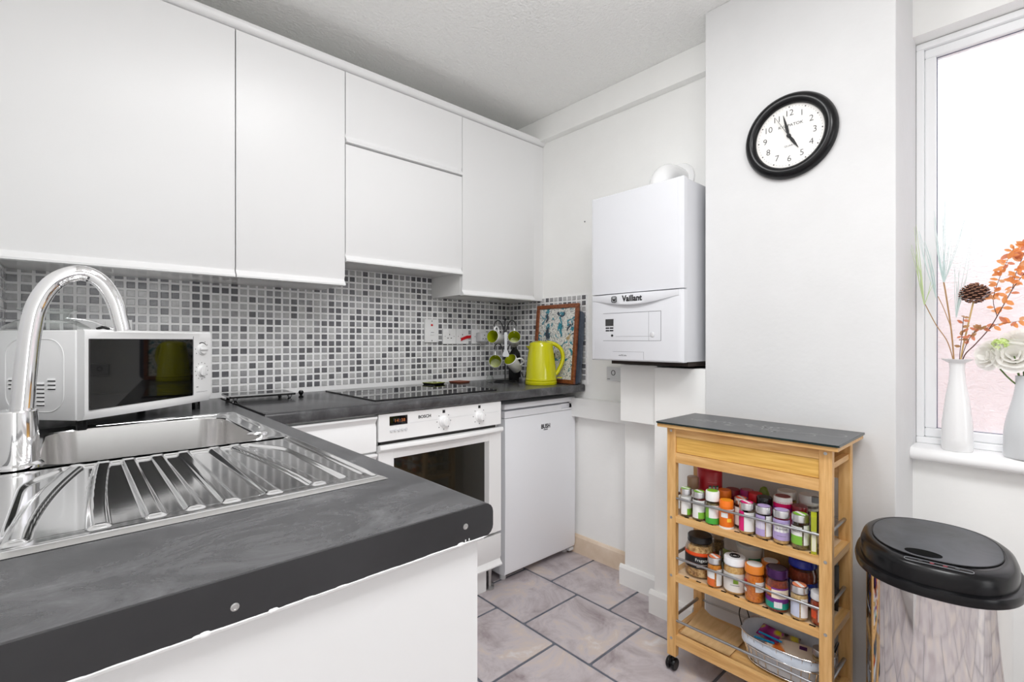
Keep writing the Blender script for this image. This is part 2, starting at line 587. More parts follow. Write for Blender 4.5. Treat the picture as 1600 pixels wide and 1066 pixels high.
struct('trim_6', prism(bmesh.new(), _s, 'y', WY0 - 0.02, YBR0 - 0.0005), M_sill, 'rounded white window sill under the vases', 'window sill', smooth=40)
# outside: neighbour's brick wall and paving seen through the obscured glass
M_brickout = mat('outside_brick', srgb(170, 110, 92), 0.8)
def build_brick():
    n, l, b = nodes(M_brickout)
    tc = n.new('ShaderNodeTexCoord')
    mp = n.new('ShaderNodeMapping')
    mp.inputs['Rotation'].default_value = (PI / 2, 0, PI / 2)
    l.new(tc.outputs['Object'], mp.inputs[0])
    br = n.new('ShaderNodeTexBrick')
    br.inputs['Color1'].default_value = srgb(206, 152, 140)
    br.inputs['Color2'].default_value = srgb(196, 140, 128)
    br.inputs['Mortar'].default_value = srgb(212, 200, 194)
    br.inputs['Scale'].default_value = 4.5
    l.new(mp.outputs[0], br.inputs[0])
    l.new(br.outputs[0], b.inputs['Base Color'])
build_brick()
struct('wall_outside', B(4.6, 4.75, -6, 5, -0.2, 1.75), M_brickout, 'pinkish brick garden wall seen blurred through the window', 'garden wall')
struct('ground_outside', B(2.42, 12, -8, 8, -0.3, -0.2), mat('outside_paving', srgb(150, 146, 140), 0.9), 'pale paving outside the window', 'ground')

# ---- mosaic splashback
PX, PZ, TW, TH = 0.0335, 0.0307, 0.0242, 0.0222
def small_tile(axis):
    bm = bmesh.new()
    w, h, t, c = TW / 2, TH / 2, 0.0030, 0.0012
    def P(a, b, d):
        return (a, -d, b) if axis == 'y' else (-d, -a, b)
    L = []
    for d, s in ((0, 0), (t - c, 0), (t, c)):
        L.append([P(a, b, d) for a, b in ((-w + s, -h + s), (w - s, -h + s), (w - s, h - s), (-w + s, h - s))])
    loft(bm, L, False, True)
    return bm
TILEM = {}
for ax in 'yx':
    for i, m in enumerate((M_tileD, M_tileM, M_tileL)):
        me = to_mesh(small_tile(ax), 'mosaic_tile')
        me.materials.append(m)
        TILEM[ax, i] = me

def pick():
    r = random.random()
    return 0 if r < 0.27 else (1 if r < 0.60 else 2)

def splash(parent, axis, plane, slabs, cells, limit, label):
    bm = bmesh.new()
    for s in slabs:
        box(bm, *s)
    sp = obj('splashback', bm, M_grout, parent, True)
    sp['label'] = label
    cells.sort(key=lambda c: c[2])
    for a, z, d in cells[:limit]:
        k = pick()
        loc = (a, plane, z) if axis == 'y' else (plane, a, z)
        obj('mosaic_tile', TILEM[axis, k], None, sp, loc=loc)
    if len(cells) > limit:
        bm = bmesh.new()
        for a, z, d in cells[limit:]:
            t = small_tile(axis)
            loc = Vector((a, plane, z) if axis == 'y' else (plane, a, z))
            k = pick()
            for f in t.faces:
                f.material_index = k
            bmesh.ops.translate(t, verts=t.verts, vec=loc)
            me = bpy.data.meshes.new('tmp')
            t.to_mesh(me)
            t.free()
            bm.from_mesh(me)
            bpy.data.meshes.remove(me)
        o = obj('mosaic_tiles', bm, [M_tileD, M_tileM, M_tileL], sp)
        o['kind'] = 'stuff'
PLB = YB - 0.006
cells = []
for i in range(0, 66):
    x = -0.140 + PX * i
    if i > 62 and x > 2.012:
        continue
    for j in range(0, 20):
        z = 0.9495 + PZ * j - 0.0
        if z > 1.385 and not (0.86 < x < 1.44):
            continue
        if z > 1.492:
            continue
        hidden = x < 0.30 and z < 1.12
        d = math.hypot(x, 2.24) + abs(z - 1.145) * 0.1 + (9 if hidden or z > 1.375 and not (0.86 < x < 1.44) else 0)
        cells.append((x, z, d))
splash(wall_back, 'y', PLB, [(XL, XR, PLB, YB, 0.915, 1.40), (0.845, 1.447, PLB, YB, 1.40, 1.50)], cells, 300,
       'grey and white mosaic tiling on the back wall')
PLR = XR - 0.006
cells = []
for i in range(0, 18):
    y = 2.222 - PX * i - 0.004
    for j in range(0, 15):
        z = 0.9495 + PZ * j
        if z < 1.40:
            cells.append((y, z, -y))
splash(wall_right, 'x', PLR, [(PLR, XR, 1.628, YB - 0.006, 0.915, 1.392)], cells, 300, 'grey and white mosaic tiling on the right wall in the corner')
PLL = XL + 0.006
_bm = B(XL, PLL, 1.2, YB - 0.006, 0.915, 1.373)
_spl = obj('splashback', _bm, M_grout, wall_left, True)
_spl['label'] = 'mosaic tiling on the left wall behind the tap'
for i in range(0, 6):
    for j in range(0, 14):
        o = obj('mosaic_tile', TILEM['x', pick()], None, _spl, loc=(PLL, 2.215 - PX * i, 0.9495 + PZ * j), rot=Matrix.Rotation(PI, 4, 'Z'))

# ================================================================ WORKTOPS AND BASE UNITS
WT, WB = 0.915, 0.875
def postform(front_pos, back_pos, z0, z1, r=0.012, n=4):
    """profile (a, z) with a rounded front edge at a = front_pos"""
    s = 1 if back_pos > front_pos else -1
    pts = [(back_pos, z0), (back_pos, z1)]
    for i in range(n + 1):
        a = PI / 2 * i / n
        pts.append((front_pos + s * (r - r * math.sin(a)), z1 - r + r * math.cos(a)))
    for i in range(n + 1):
        a = PI / 2 * i / n
        pts.append((front_pos + s * (r - r * math.cos(a)), z0 + r - r * math.sin(a)))
    return pts
wt_back = thing('worktop', 'dark slate effect worktop along the back wall with hob and kettle', 'worktop', (1.24, 1.94, WB))
obj('top_board', prism(bmesh.new(), postform(1.64, YB - 0.007, WB, WT), 'x', 0.450, XR - 0.007), M_slate, wt_back, True, smooth=30)
wt_left = thing('worktop', 'dark slate effect worktop holding the sink and microwave', 'worktop', (0.14, 1.3, 0.869))
_bm = bmesh.new()
prism(_bm, postform(0.447, 0.36, 0.869, WT, 0.014), 'y', 0.5345, YB - 0.007)
box(_bm, XL + 0.0105, -0.075, 0.5345, YB - 0.007, 0.869, WT)
box(_bm, -0.075, 0.36, 0.5345, 0.765, 0.869, WT)
box(_bm, -0.075, 0.36, 1.695, YB - 0.007, 0.869, WT)
obj('top_board', _bm, M_slate, wt_left, True, smooth=30)
es = obj('edge_strip', prism(bmesh.new(), postform(0.447, XL + 0.0105, 0.869, WT, 0.014), 'y', 0.530, 0.5345), M_edge, wt_left, True, smooth=30)
es['label'] = 'dark end strip with two screws'
for sx, sz in ((0.118, 0.886), (0.3975, 0.892)):
    s_ = bmesh.new()
    lathe(s_, [(0.0040, 0), (0.0040, 0.0010), (0.0026, 0.0012), (0.0022, 0.0004), (0.0, 0.0004)], 14)
    s_.transform(Matrix.Translation((sx, 0.530, sz)) @ FACE_Y)
    obj('screw', s_, M_screw, es, True)
obj('joint_strip', B(0.4465, 0.4515, 1.645, YB - 0.008, WT - 0.03, WT + 0.0012), mat('joint_strip_dark', srgb(28, 28, 30), 0.35, 0.6), wt_left, True)

def lip_front(x0, x1, z0, z1, yf, where='bottom', th=0.018):
    """a slab front with a shaped finger-pull lip along one edge; extruded along X"""
    if where == 'bottom':
        p = [(yf + th, z0), (yf + th, z1), (yf + 0.002, z1), (yf, z1 - 0.002), (yf, z0 + 0.040), (yf + 0.004, z0 + 0.033),
             (yf + 0.005, z0 + 0.027), (yf + 0.001, z0 + 0.019), (yf - 0.006, z0 + 0.012), (yf - 0.010, z0 + 0.007), (yf - 0.009, z0 + 0.001), (yf - 0.005, z0)]
    elif where == 'top':
        p = [(yf + th, z1), (yf + th, z0), (yf + 0.002, z0), (yf, z0 + 0.002), (yf, z1 - 0.040), (yf + 0.004, z1 - 0.033),
             (yf + 0.005, z1 - 0.027), (yf + 0.001, z1 - 0.019), (yf - 0.006, z1 - 0.012), (yf - 0.010, z1 - 0.007), (yf - 0.009, z1 - 0.001), (yf - 0.005, z1)]
    else:
        p = [(yf + th, z0), (yf + th, z1), (yf + 0.002, z1), (yf, z1 - 0.002), (yf, z0 + 0.002), (yf + 0.002, z0)]
    return prism(bmesh.new(), p, 'x', x0, x1)

# base unit under the sink (end panel faces the camera)
su = thing('sink_base_unit', 'white base unit under the sink with plain end panel', 'base cabinet', (0.14, 1.1, 0))
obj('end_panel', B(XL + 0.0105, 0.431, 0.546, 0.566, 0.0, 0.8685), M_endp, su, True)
obj('carcass', B(XL + 0.0105, 0.41, 0.566, 2.22, 0.12, 0.70), M_carc, su, True)
obj('plinth', B(0.34, 0.36, 0.566, 1.66, 0, 0.12), M_cab, su, True)
for k in range(2):
    obj('door', B(0.412, 0.430, 0.57 + 0.53 * k, 1.095 + 0.53 * k, 0.125, 0.865, bev=0.002), M_cab, su, True)
# ragged white filler bead along the joint of end strip and panel
_bm = bmesh.new()
x = XL + 0.03
while x < 0.43:
    big = random.random() < 0.22
    r = random.uniform(0.0016, 0.0034) if big else random.uniform(0.0006, 0.0014)
    ln = random.uniform(0.003, 0.007) if big else random.uniform(0.008, 0.018)
    bmesh.ops.create_uvsphere(_bm, u_segments=8, v_segments=5, radius=1, matrix=Matrix.Translation((x, 0.5302, 0.8692 + random.uniform(-0.0003, 0.0005))) @ Matrix.Diagonal((ln, 0.0011, r, 1)))
    x += ln * 0.9
box(_bm, XL + 0.0105, 0.430, 0.531, 0.546, 0.8655, 0.8688)
for sx in (0.398, 0.404):
    bmesh.ops.create_uvsphere(_bm, u_segments=8, v_segments=5, radius=1, matrix=Matrix.Translation((sx, 0.5312, 0.8725)) @ Matrix.Diagonal((0.0022, 0.0015, 0.0035, 1)))
obj('filler_bead', _bm, M_filler, su, True, smooth=180)

# drawer unit left of the oven
du = thing('drawer_unit', 'white drawer unit between sink worktop and oven', 'base cabinet', (0.64, 1.95, 0))
obj('carcass', B(0.452, 0.838, 1.682, 2.22, 0.12, 0.872), M_carc, du, True)
for z0, z1 in ((0.735, 0.866), (0.43, 0.727), (0.125, 0.422)):
    obj('drawer', lip_front(0.454, 0.836, z0, z1, 1.662, 'top'), M_cab, du, True, smooth=30)
obj('plinth', B(0.45, 0.838, 1.70, 1.718, 0, 0.118), M_cab, du, True)

# oven housing
ou = thing('oven_housing_unit', 'white oven housing with a bottom drawer panel and plinth', 'base cabinet', (1.14, 1.95, 0))
_bm = bmesh.new()
box(_bm, 0.841, 0.857, 1.69, 2.22, 0.12, 0.873)
box(_bm, 1.429, 1.445, 1.69, 2.22, 0.12, 0.873)
box(_bm, 0.857, 1.429, 1.69, 2.22, 0.12, 0.136)
box(_bm, 0.857, 1.429, 1.69, 2.22, 0.262, 0.278)
box(_bm, 0.857, 1.429, 2.205, 2.22, 0.136, 0.873)
obj('carcass', _bm, M_carc, ou, True)
obj('drawer', lip_front(0.843, 1.448, 0.128, 0.270, 1.662, 'bottom'), M_cab, ou, True, smooth=30)
obj('plinth', B(0.841, 1.405, 1.715, 1.732, 0, 0.118), M_cab, ou, True)
for lx, ly in ((1.432, 1.725), (1.452, 1.748)):
    f_ = bmesh.new()
    lathe(f_, [(0.022, 0), (0.022, 0.006), (0.009, 0.012), (0.009, 0.07), (0.011, 0.072), (0.011, 0.12)], 12, (lx, ly, 0))
    obj('foot', f_, M_screw, ou, True, smooth=40)

# ---- built-in oven
ov = thing('built_in_oven', 'white built-in oven with dark glass door and two knobs', 'oven', (1.143, 1.95, 0.28))
obj('body', B(0.86, 1.426, 1.675, 2.19, 0.283, 0.868), M_gap, ov, True)
cp = obj('control_panel', B(0.842, 1.444, 1.655, 1.675, 0.768, 0.872, bev=0.003), M_app, ov, True)
obj('display', B(0.886, 0.962, 1.6535, 1.656, 0.826, 0.860), M_blackglass, cp, True)
for k, s in enumerate('14:38'):
    text('digit', s, 0.017, M_amber, cp, Matrix.Translation((0.910 + k * 0.0095, 1.6532, 0.842)) @ FACE_Y)
for k in range(5):
    b_ = bmesh.new()
    lathe(b_, [(0.0058, 0), (0.0058, 0.004), (0.004, 0.006), (0, 0.006)], 14)
    b_.transform(Matrix.Translation((0.893 + 0.0155 * k, 1.655, 0.806)) @ FACE_Y)
    obj('button', b_, M_appgrey, cp, True, smooth=40)
text('brand_lettering', 'BOSCH', 0.0165, M_ink, cp, Matrix.Translation((1.040, 1.6545, 0.845)) @ FACE_Y, bold=0.0004, sx=1.1)
obj('groove', B(0.965, 1.43, 1.6543, 1.656, 0.8265, 0.8275), M_appgrey, cp, True)
for kx, kz in ((1.131, 0.816), (1.317, 0.818)):
    b_ = bmesh.new()
    lathe(b_, [(0.0235, 0), (0.0235, 0.004), (0.0185, 0.008), (0.017, 0.022), (0.014, 0.025), (0, 0.025)], 24)
    box(b_, -0.005, 0.005, -0.016, 0.016, 0.02, 0.029, 0.002)
    b_.transform(Matrix.Translation((kx, 1.655, kz)) @ FACE_Y)
    kn = obj('knob', b_, M_app, ov, True, smooth=40)
    obj('indicator', B(kx - 0.006, kx + 0.006, 1.6538, 1.656, kz + 0.034, kz + 0.046), M_ink, cp, True)
    for a in range(0, 360, 45):
        if a == 90:
            continue
        t = math.radians(a)
        cx, cz = kx + 0.033 * math.cos(t), kz + 0.033 * math.sin(t)
        obj('dial_mark', B(cx - 0.0022, cx + 0.0022, 1.6544, 1.656, cz - 0.0018, cz + 0.0018), M_inkgrey, cp, True)
_bm = bmesh.new()
box(_bm, 0.842, 0.905, 1.655, 1.675, 0.285, 0.752, 0.002)
box(_bm, 1.375, 1.444, 1.655, 1.675, 0.285, 0.752, 0.002)
box(_bm, 0.905, 1.375, 1.655, 1.675, 0.70, 0.752, 0.002)
box(_bm, 0.905, 1.375, 1.655, 1.675, 0.285, 0.36, 0.002)
od = obj('oven_door', _bm, M_app, ov, True)
obj('door_glass', B(0.904, 1.376, 1.660, 1.668, 0.359, 0.702), M_ovenglass, od, True)
obj('glass_border', B(1.350, 1.3755, 1.6585, 1.6602, 0.36, 0.701), M_ovenedge, od, True)
# bowed handle rail across the top of the door
_bm = bmesh.new()
N = 20
L0, L1 = [], []
for i in range(N + 1):
    t = i / N
    x = 0.842 + 0.602 * t
    bow = 0.012 + 0.016 * math.sin(PI * t)
    L0.append((x, bow))
loops = []
for x, bow in L0:
    loops.append([(x, 1.657, 0.757), (x, 1.655 - bow, 0.757), (x, 1.652 - bow, 0.752), (x, 1.652 - bow, 0.742), (x, 1.655 - bow * 0.9, 0.737), (x, 1.657, 0.728)])
loft(_bm, loops)
obj('handle', _bm, M_app, od, True, smooth=40)

# ---- fridge
fr = thing('undercounter_fridge', 'white undercounter fridge standing between oven and right wall', 'fridge', (1.76, 1.95, 0))
obj('body', B(1.509, 2.009, 1.742, 2.20, 0.03, 0.818, bev=0.004), M_fridge, fr, True)
obj('top_lid', B(1.505, 2.011, 1.700, 2.205, 0.8205, 0.846, bev=0.004), M_fridge, fr, True, smooth=40)
fd = obj('fridge_door', prism(bmesh.new(), [(1.738, 0.035), (1.738, 0.777), (1.704, 0.777), (1.700, 0.77), (1.698, 0.4), (1.700, 0.06), (1.706, 0.04)], 'x', 1.507, 2.011), M_fridge, fr, True, smooth=30)
_bm = bmesh.new()
box(_bm, 1.507, 1.905, 1.701, 1.738, 0.779, 0.812, 0.003)
box(_bm, 1.905, 2.011, 1.718, 1.738, 0.779, 0.812)
box(_bm, 1.985, 2.011, 1.701, 1.719, 0.779, 0.812, 0.002)
box(_bm, 1.905, 1.985, 1.701, 1.719, 0.779, 0.789, 0.002)
obj('handle', _bm, M_fridge, fd, True)
obj('seal', B(1.515, 2.003, 1.7385, 1.7415, 0.05, 0.81), M_appgrey, fr, True)
text('brand_lettering', 'BUSH', 0.030, M_ink, fd, Matrix.Translation((1.782, 1.6985, 0.712)) @ FACE_Y, bold=0.0008, sx=0.9)
obj('logo_bar', B(1.768, 1.796, 1.6975, 1.7005, 0.6945, 0.6975), M_ink, fd, True)
for fx in (1.54, 1.985):
    for fy in (1.755, 2.15):
        obj('foot', lathe(bmesh.new(), [(0.016, 0), (0.016, 0.03)], 12, (fx, fy, 0)), M_appgrey, fr, True)
obj('hinge', B(1.975, 2.008, 1.708, 1.742, 0.018, 0.033), M_appgrey, fr, True)

# ================================================================ WALL UNITS
YF = 1.954
def wall_unit(x0, x1, z0, z1, label, fronts):
    u = thing('wall_cabinet', label, 'wall cabinet', ((x0 + x1) / 2, 2.1, z0), group='white wall cabinets over the worktop')
    _bm = bmesh.new()
    box(_bm, x0, x1, YF + 0.0205, YB - 0.0005 if z0 > 1.45 else YB - 0.0065, z0 + 0.003, z1)
    obj('carcass', _bm, M_carc, u, True)
    for fx0, fx1, fz0, fz1, w in fronts:
        obj('door', lip_front(fx0, fx1, fz0, fz1, YF, w), M_cab, u, True, smooth=30)
    return u
ZB, ZT = 1.374, 2.268
wall_unit(XL + 0.001, 0.4375, ZB, 2.27, 'wide white wall cabinet on the far left above the microwave', [(XL + 0.001, 0.4355, ZB, ZT, 'bottom')])
wall_unit(0.4385, 0.8435, ZB, 2.27, 'narrow tall white wall cabinet left of the two stacked flaps', [(0.4395, 0.8420, ZB, ZT, 'bottom')])
hoodu = wall_unit(0.8445, 1.4455, 1.500, 2.27, 'white wall cabinet with two stacked flaps above the hob',
                  [(0.8455, 1.4445, 1.9725, ZT, 'bottom'), (0.8455, 1.4445, 1.476, 1.9665, 'bottom')])
obj('hood_panel', B(0.8465, 1.4435, 1.98, 2.225, 1.486, 1.4995), M_app, hoodu, True)
cu = wall_unit(1.4465, 2.0295, ZB, 2.27, 'white wall cabinet in the right corner above the mug tree', [(1.4475, 1.9515, ZB, ZT, 'bottom')])
obj('filler_panel', B(1.9535, 2.0295, YF + 0.002, YF + 0.0205, ZB + 0.002, ZT), M_cab, cu, True)
cn = bmesh.new()
prism(cn, [(1.976, 2.2715), (1.976, 2.302), (1.940, 2.302), (1.938, 2.296), (1.941, 2.280), (1.948, 2.2735)], 'x', XL + 0.001, 2.0295)
tag(obj('cornice', cn, M_cab, smooth=40), 'long white cornice strip along the top of the wall cabinets', 'cornice')

# ================================================================ SINK, TAP, THINGS ON THE WORKTOPS
SX0, SX1, SY0, SY1, SZ = -0.112, 0.392, 0.735, 1.737, 0.9185
sink = thing('kitchen_sink', 'stainless steel sink with bowl and ribbed drainer', 'sink', (0.14, 1.236, WT))
def sstep(a, b, x):
    t = min(1, max(0, (x - a) / (b - a)))
    return t * t * (3 - 2 * t)
RIBS = [(-0.047, 0.010), (0.026, 0.046), (0.082, 0.082), (0.126, 0.126), (0.169, 0.170), (0.226, 0.224), (0.292, 0.262)]
YS = 1.195
def drain_h(x, y):
    e = min(x - SX0, SX1 - x, y - SY0)
    rim = -0.0028 * (1 - sstep(0.0, 0.006, e))
    # raised bead round the edge
    rim += 0.0022 * math.exp(-((e - 0.012) / 0.004) ** 2)
    # sunk pan
    hw = 0.20 - 0.05 * sstep(1.02, 1.2, y) ** 2
    c = 0.140
    d = min(x - (c - hw), (c + hw) - x, y - 0.777, 1.182 - y)
    p = sstep(0.0, 0.007, d)
    h = -0.0045 * p
    t = (y - 0.78) / (1.19 - 0.78)
    for xe, xs in RIBS:
        xc = xe + (xs - xe) * max(0, t) ** 1.8
        w = 0.0095
        q = 1 - sstep(w - 0.003, w + 0.003, abs(x - xc))
        h = max(h, -0.0045 * p + 0.0048 * q * sstep(0, 0.02, d + 0.012))
    # side ridges along the long edge
    for xr in (0.368, 0.379):
        if x > 0.352:
            h = max(h, 0.0020 * math.exp(-((x - xr) / 0.0026) ** 2) * sstep(0.77, 0.80, y))
    return h * (1 - sstep(1.180, YS, y)) + rim
_bm = bmesh.new()
nx, ny = 252, 110
g = [[None] * (nx + 1) for _ in range(ny + 1)]
for j in range(ny + 1):
    y = SY0 + (YS - SY0) * j / ny
    for i in range(nx + 1):
        x = SX0 + (SX1 - SX0) * i / nx
        g[j][i] = _bm.verts.new((x, y, SZ + drain_h(x, y)))
for j in range(ny):
    for i in range(nx):
        _bm.faces.new((g[j][i], g[j][i + 1], g[j + 1][i + 1], g[j + 1][i]))
obj('drainer', _bm, M_steel, sink, True, smooth=180)
# deck round the bowl: concentric loops from the outer rectangle to the bowl mouth
def sqloop(x0, x1, y0, y1, r, z, n=8):
    return [(x, y, z) for x, y in rrect(x0, x1, y0, y1, r, n)]
BX0, BX1, BY0, BY1 = -0.045, 0.335, 1.215, 1.668
_bm = bmesh.new()
loft(_bm, [sqloop(SX0, SX1, YS, SY1, 0.0006, SZ - 0.0028), sqloop(SX0 + 0.006, SX1 - 0.006, YS, SY1 - 0.006, 0.0006, SZ),
           sqloop(SX0 + 0.010, SX1 - 0.010, YS, SY1 - 0.010, 0.003, SZ + 0.002), sqloop(SX0 + 0.014, SX1 - 0.014, YS, SY1 - 0.014, 0.003, SZ + 0.002),
           sqloop(SX0 + 0.020, SX1 - 0.020, YS, SY1 - 0.020, 0.004, SZ),
           sqloop(BX0 - 0.006, BX1 + 0.006, BY0 - 0.006, BY1 + 0.006, 0.066, SZ), sqloop(BX0 - 0.002, BX1 + 0.002, BY0 - 0.002, BY1 + 0.002, 0.062, SZ - 0.001),
           sqloop(BX0, BX1, BY0, BY1, 0.06, SZ - 0.004)], False, False)
obj('deck', _bm, M_steel, sink, True, smooth=35)
_bm = bmesh.new()
loft(_bm, [sqloop(BX0, BX1, BY0, BY1, 0.06, SZ - 0.004), sqloop(BX0 + 0.006, BX1 - 0.006, BY0 + 0.006, BY1 - 0.006, 0.06, SZ - 0.12),
           sqloop(BX0 + 0.014, BX1 - 0.014, BY0 + 0.014, BY1 - 0.014, 0.055, SZ - 0.148), sqloop(BX0 + 0.035, BX1 - 0.035, BY0 + 0.035, BY1 - 0.035, 0.04, SZ - 0.158),
           sqloop(0.12, 0.16, 1.42, 1.46, 0.015, SZ - 0.162)], False, True)
obj('bowl', _bm, M_bowl, sink, True, smooth=60)
w_ = bmesh.new()
lathe(w_, [(0.042, 0), (0.042, 0.003), (0.03, 0.004), (0.026, -0.002), (0, -0.002)], 24, (0.14, 1.44, SZ - 0.161))
obj('plug_hole', w_, M_chrome, sink, True, smooth=40)
w_ = bmesh.new()
lathe(w_, [(0.0215, 0), (0.0215, 0.002), (0.017, 0.005), (0, 0.006)], 24)
w_.transform(Matrix.Translation((0.336, 1.288, SZ + 0.0003)) @ Matrix.Diagonal((1.1, 0.55, 1, 1)))
obj('overflow_cover', w_, M_chrome, sink, True, smooth=40)
for a, b_ in (((0.366, 1.385), (0.371, 1.60)), ((0.05, 1.700), (0.33, 1.703))):
    obj('ridge', T([(a[0], a[1], SZ - 0.0005), (b_[0], b_[1], SZ - 0.0005)], 0.0035, seg=8), M_steel, sink, True, smooth=60)

tap = thing('mixer_tap', 'tall chrome swan-neck mixer tap on the sink', 'tap', (-0.075, 1.235, SZ))
t_ = bmesh.new()
lathe(t_, [(0.040, 0.0005), (0.040, 0.006), (0.036, 0.010), (0.0335, 0.011), (0.0335, 0.02), (0.0315, 0.101), (0.030, 0.103), (0.017, 0.104)], 32)
obj('body', t_, M_chrome, tap, smooth=35)
px = [(-0.066, 1.019), (-0.061, 1.09), (-0.055, 1.16), (-0.045, 1.214), (-0.022, 1.257), (0.013, 1.276), (0.043, 1.263), (0.063, 1.228), (0.073, 1.187), (0.077, 1.166)]
pp = spline([(x + 0.075, 0.015, z - SZ) for x, z in px], 6)
n_ = len(pp)
obj('spout', T(pp, [0.0165 - 0.003 * i / (n_ - 1) for i in range(n_)], seg=20), M_chrome, tap, smooth=50)
t_ = T([(-0.028, 0.004, 0.06), (-0.055, 0.008, 0.062), (-0.078, 0.010, 0.072)], [0.008, 0.007, 0.006], seg=12)
obj('lever', t_, M_chrome, tap, smooth=50)

# ---- microwave
MA = math.atan2(1.925 - 1.640, 0.354 - 0.026)
mw = thing('microwave', 'white microwave oven with black glass door and two dials', 'microwave', (0.026, 1.640, WT), MA)
MW, MD, MZ0, MZ1 = 0.436, 0.265, 0.026, 0.260
obj('housing', B(-0.004, MW - 0.004, 0.022, MD, MZ0, MZ1 - 0.002, bev=0.004), M_app, mw, smooth=40)
# front frame with bowed lower edge: profile sweep
_bm = bmesh.new()
N = 16
loops = []
for i in range(N + 1):
    t = i / N
    x = MW * t
    bow = 0.010 * math.sin(PI * t)
    loops.append([(x, 0.022, MZ0), (x, 0.006 - bow, MZ0 + 0.002), (x, 0.0 - bow * 0.7, MZ0 + 0.016), (x, 0.0, MZ0 + 0.03), (x, 0.0, MZ1 - 0.022), (x, -bow * 0.5, MZ1 - 0.006), (x, 0.004, MZ1), (x, 0.022, MZ1)])
loft(_bm, loops)
obj('front_frame', _bm, M_app, mw, smooth=40)
md = obj('microwave_door', B(0.010, 0.354, -0.0035, 0.0005, 0.052, 0.236, bev=0.0015), M_mwglass, mw)
obj('door_seam', B(0.3575, 0.3588, -0.0012, 0.002, MZ0 + 0.012, MZ1 - 0.006), M_inkgrey, mw)
for kx, kz, tl in ((0.396, 0.203, 90), (0.395, 0.130, 0)):
    k_ = bmesh.new()
    lathe(k_, [(0.0195, 0), (0.0195, 0.002), (0.0165, 0.004), (0.0155, 0.008), (0, 0.008)], 24)
    box(k_, -0.004, 0.004, -0.0165, 0.0165, 0.006, 0.0125, 0.002)
    k_.transform(Matrix.Translation((kx, 0, kz)) @ FACE_Y @ Matrix.Rotation(math.radians(tl), 4, 'Z'))
    obj('dial', k_, M_app, mw, smooth=40)
    for a in range(0, 360, 30):
        t = math.radians(a)
        r1 = 0.0275
        cx, cz = kx + r1 * math.cos(t), kz + r1 * math.sin(t)
        if kz < 0.15 or a in (60, 30, 0, 180, 210):
            obj('dial_mark', B(cx - 0.0012, cx + 0.0012, -0.0006, 0.001, cz - 0.0012, cz + 0.0012), M_ink, mw)
a_ = bmesh.new()
tube(a_, [(0.396 + 0.0215 * math.cos(math.radians(t)), -0.0006, 0.203 + 0.0215 * math.sin(math.radians(t))) for t in range(-5, 130, 9)], 0.0016, seg=6)
obj('power_arc', a_, M_ink, mw)
obj('print_mark', B(0.372, 0.380, -0.0006, 0.001, 0.0765, 0.0785), M_ink, mw)
obj('print_mark', B(0.372, 0.420, -0.0006, 0.001, 0.0605, 0.0612), M_inkgrey, mw)
# left side: pressed panel outline and vent louvres
pl = []
for y, z in rrect(0.055, 0.225, 0.048, 0.235, 0.045, 6):
    pl.append((-0.0042, y, z))
obj('pressed_outline', T(pl, 0.0016, seg=6, closed=True), M_app, mw, smooth=60)
for cy, nn in ((0.090, 3), (0.122, 6), (0.154, 8), (0.205, 3)):
    for k in range(nn):
        z = 0.066 + 0.0105 * k + (0.0 if nn > 4 else 0.042)
        l_ = bmesh.new()
        prism(l_, [(-0.0035, z), (-0.0085, z + 0.0005), (-0.0035, z + 0.0065)], 'y', cy - 0.011, cy + 0.011)
        obj('louvre', l_, M_app, mw)
        obj('louvre_slot', B(-0.0046, -0.0035, cy - 0.011, cy + 0.011, z - 0.003, z + 0.0002), M_dark, mw)
for fx in (0.02, MW - 0.03):
    for fy in (0.03, MD - 0.03):
        obj('foot', lathe(bmesh.new(), [(0.012, 0), (0.012, MZ0 + 0.001)], 12, (fx, fy, 0)), M_dark, mw)

gd = thing('glass_dish', 'clear glass dish lying upside down on the microwave', 'glass dish', (-0.045, 1.80, WT + MZ1))
_bm = bmesh.new()
lathe(_bm, [(0.085, 0.001), (0.088, 0.006), (0.080, 0.012), (0.060, 0.024), (0.052, 0.026), (0.046, 0.026), (0.046, 0.045), (0.060, 0.052), (0.060, 0.056), (0, 0.056)], 28)
obj('bowl', _bm, M_glass, gd, smooth=40)
wm_ = thing('metal_tongs', 'bent metal handle resting beside the glass dish', 'tongs', (0.02, 1.86, WT + MZ1))
obj('handle', T(spline([(-0.03, 0.0, 0.035), (0.02, 0.0, 0.028), (0.055, -0.008, 0.012), (0.075, -0.01, 0.004)], 6), 0.0028, seg=8), M_chrome, wm_, smooth=60)
obj('grip', T(spline([(0.035, -0.012, 0.004), (0.05, -0.012, 0.010), (0.065, -0.012, 0.004)], 5), 0.004, seg=8), M_dark, wm_, smooth=60)

# ---- hob
hb = thing('ceramic_hob', 'black glass ceramic hob set in the back worktop', 'hob', (1.15, 1.95, WT))
_bm = bmesh.new()
loft(_bm, [[(x, y, WT + 0.0005) for x, y in rrect(0.852, 1.462, 1.703, 2.195, 0.008, 3)], [(x, y, WT + 0.005) for x, y in rrect(0.852, 1.462, 1.703, 2.195, 0.008, 3)],
           [(x, y, WT + 0.006) for x, y in rrect(0.8535, 1.4605, 1.7045, 2.1935, 0.007, 3)]])
obj('glass_plate', _bm, M_blackglass, hb, True)
for cx, cy, r in ((0.99, 1.83, 0.07), (0.99, 2.06, 0.09), (1.27, 1.83, 0.09), (1.27, 2.06, 0.07)):
    ring = [(cx + r * math.cos(2 * PI * i / 40), cy + r * math.sin(2 * PI * i / 40), WT + 0.0059) for i in range(40)]
    obj('cooking_zone', T(ring, 0.0006, seg=4, closed=True), M_inkgrey, hb, True)

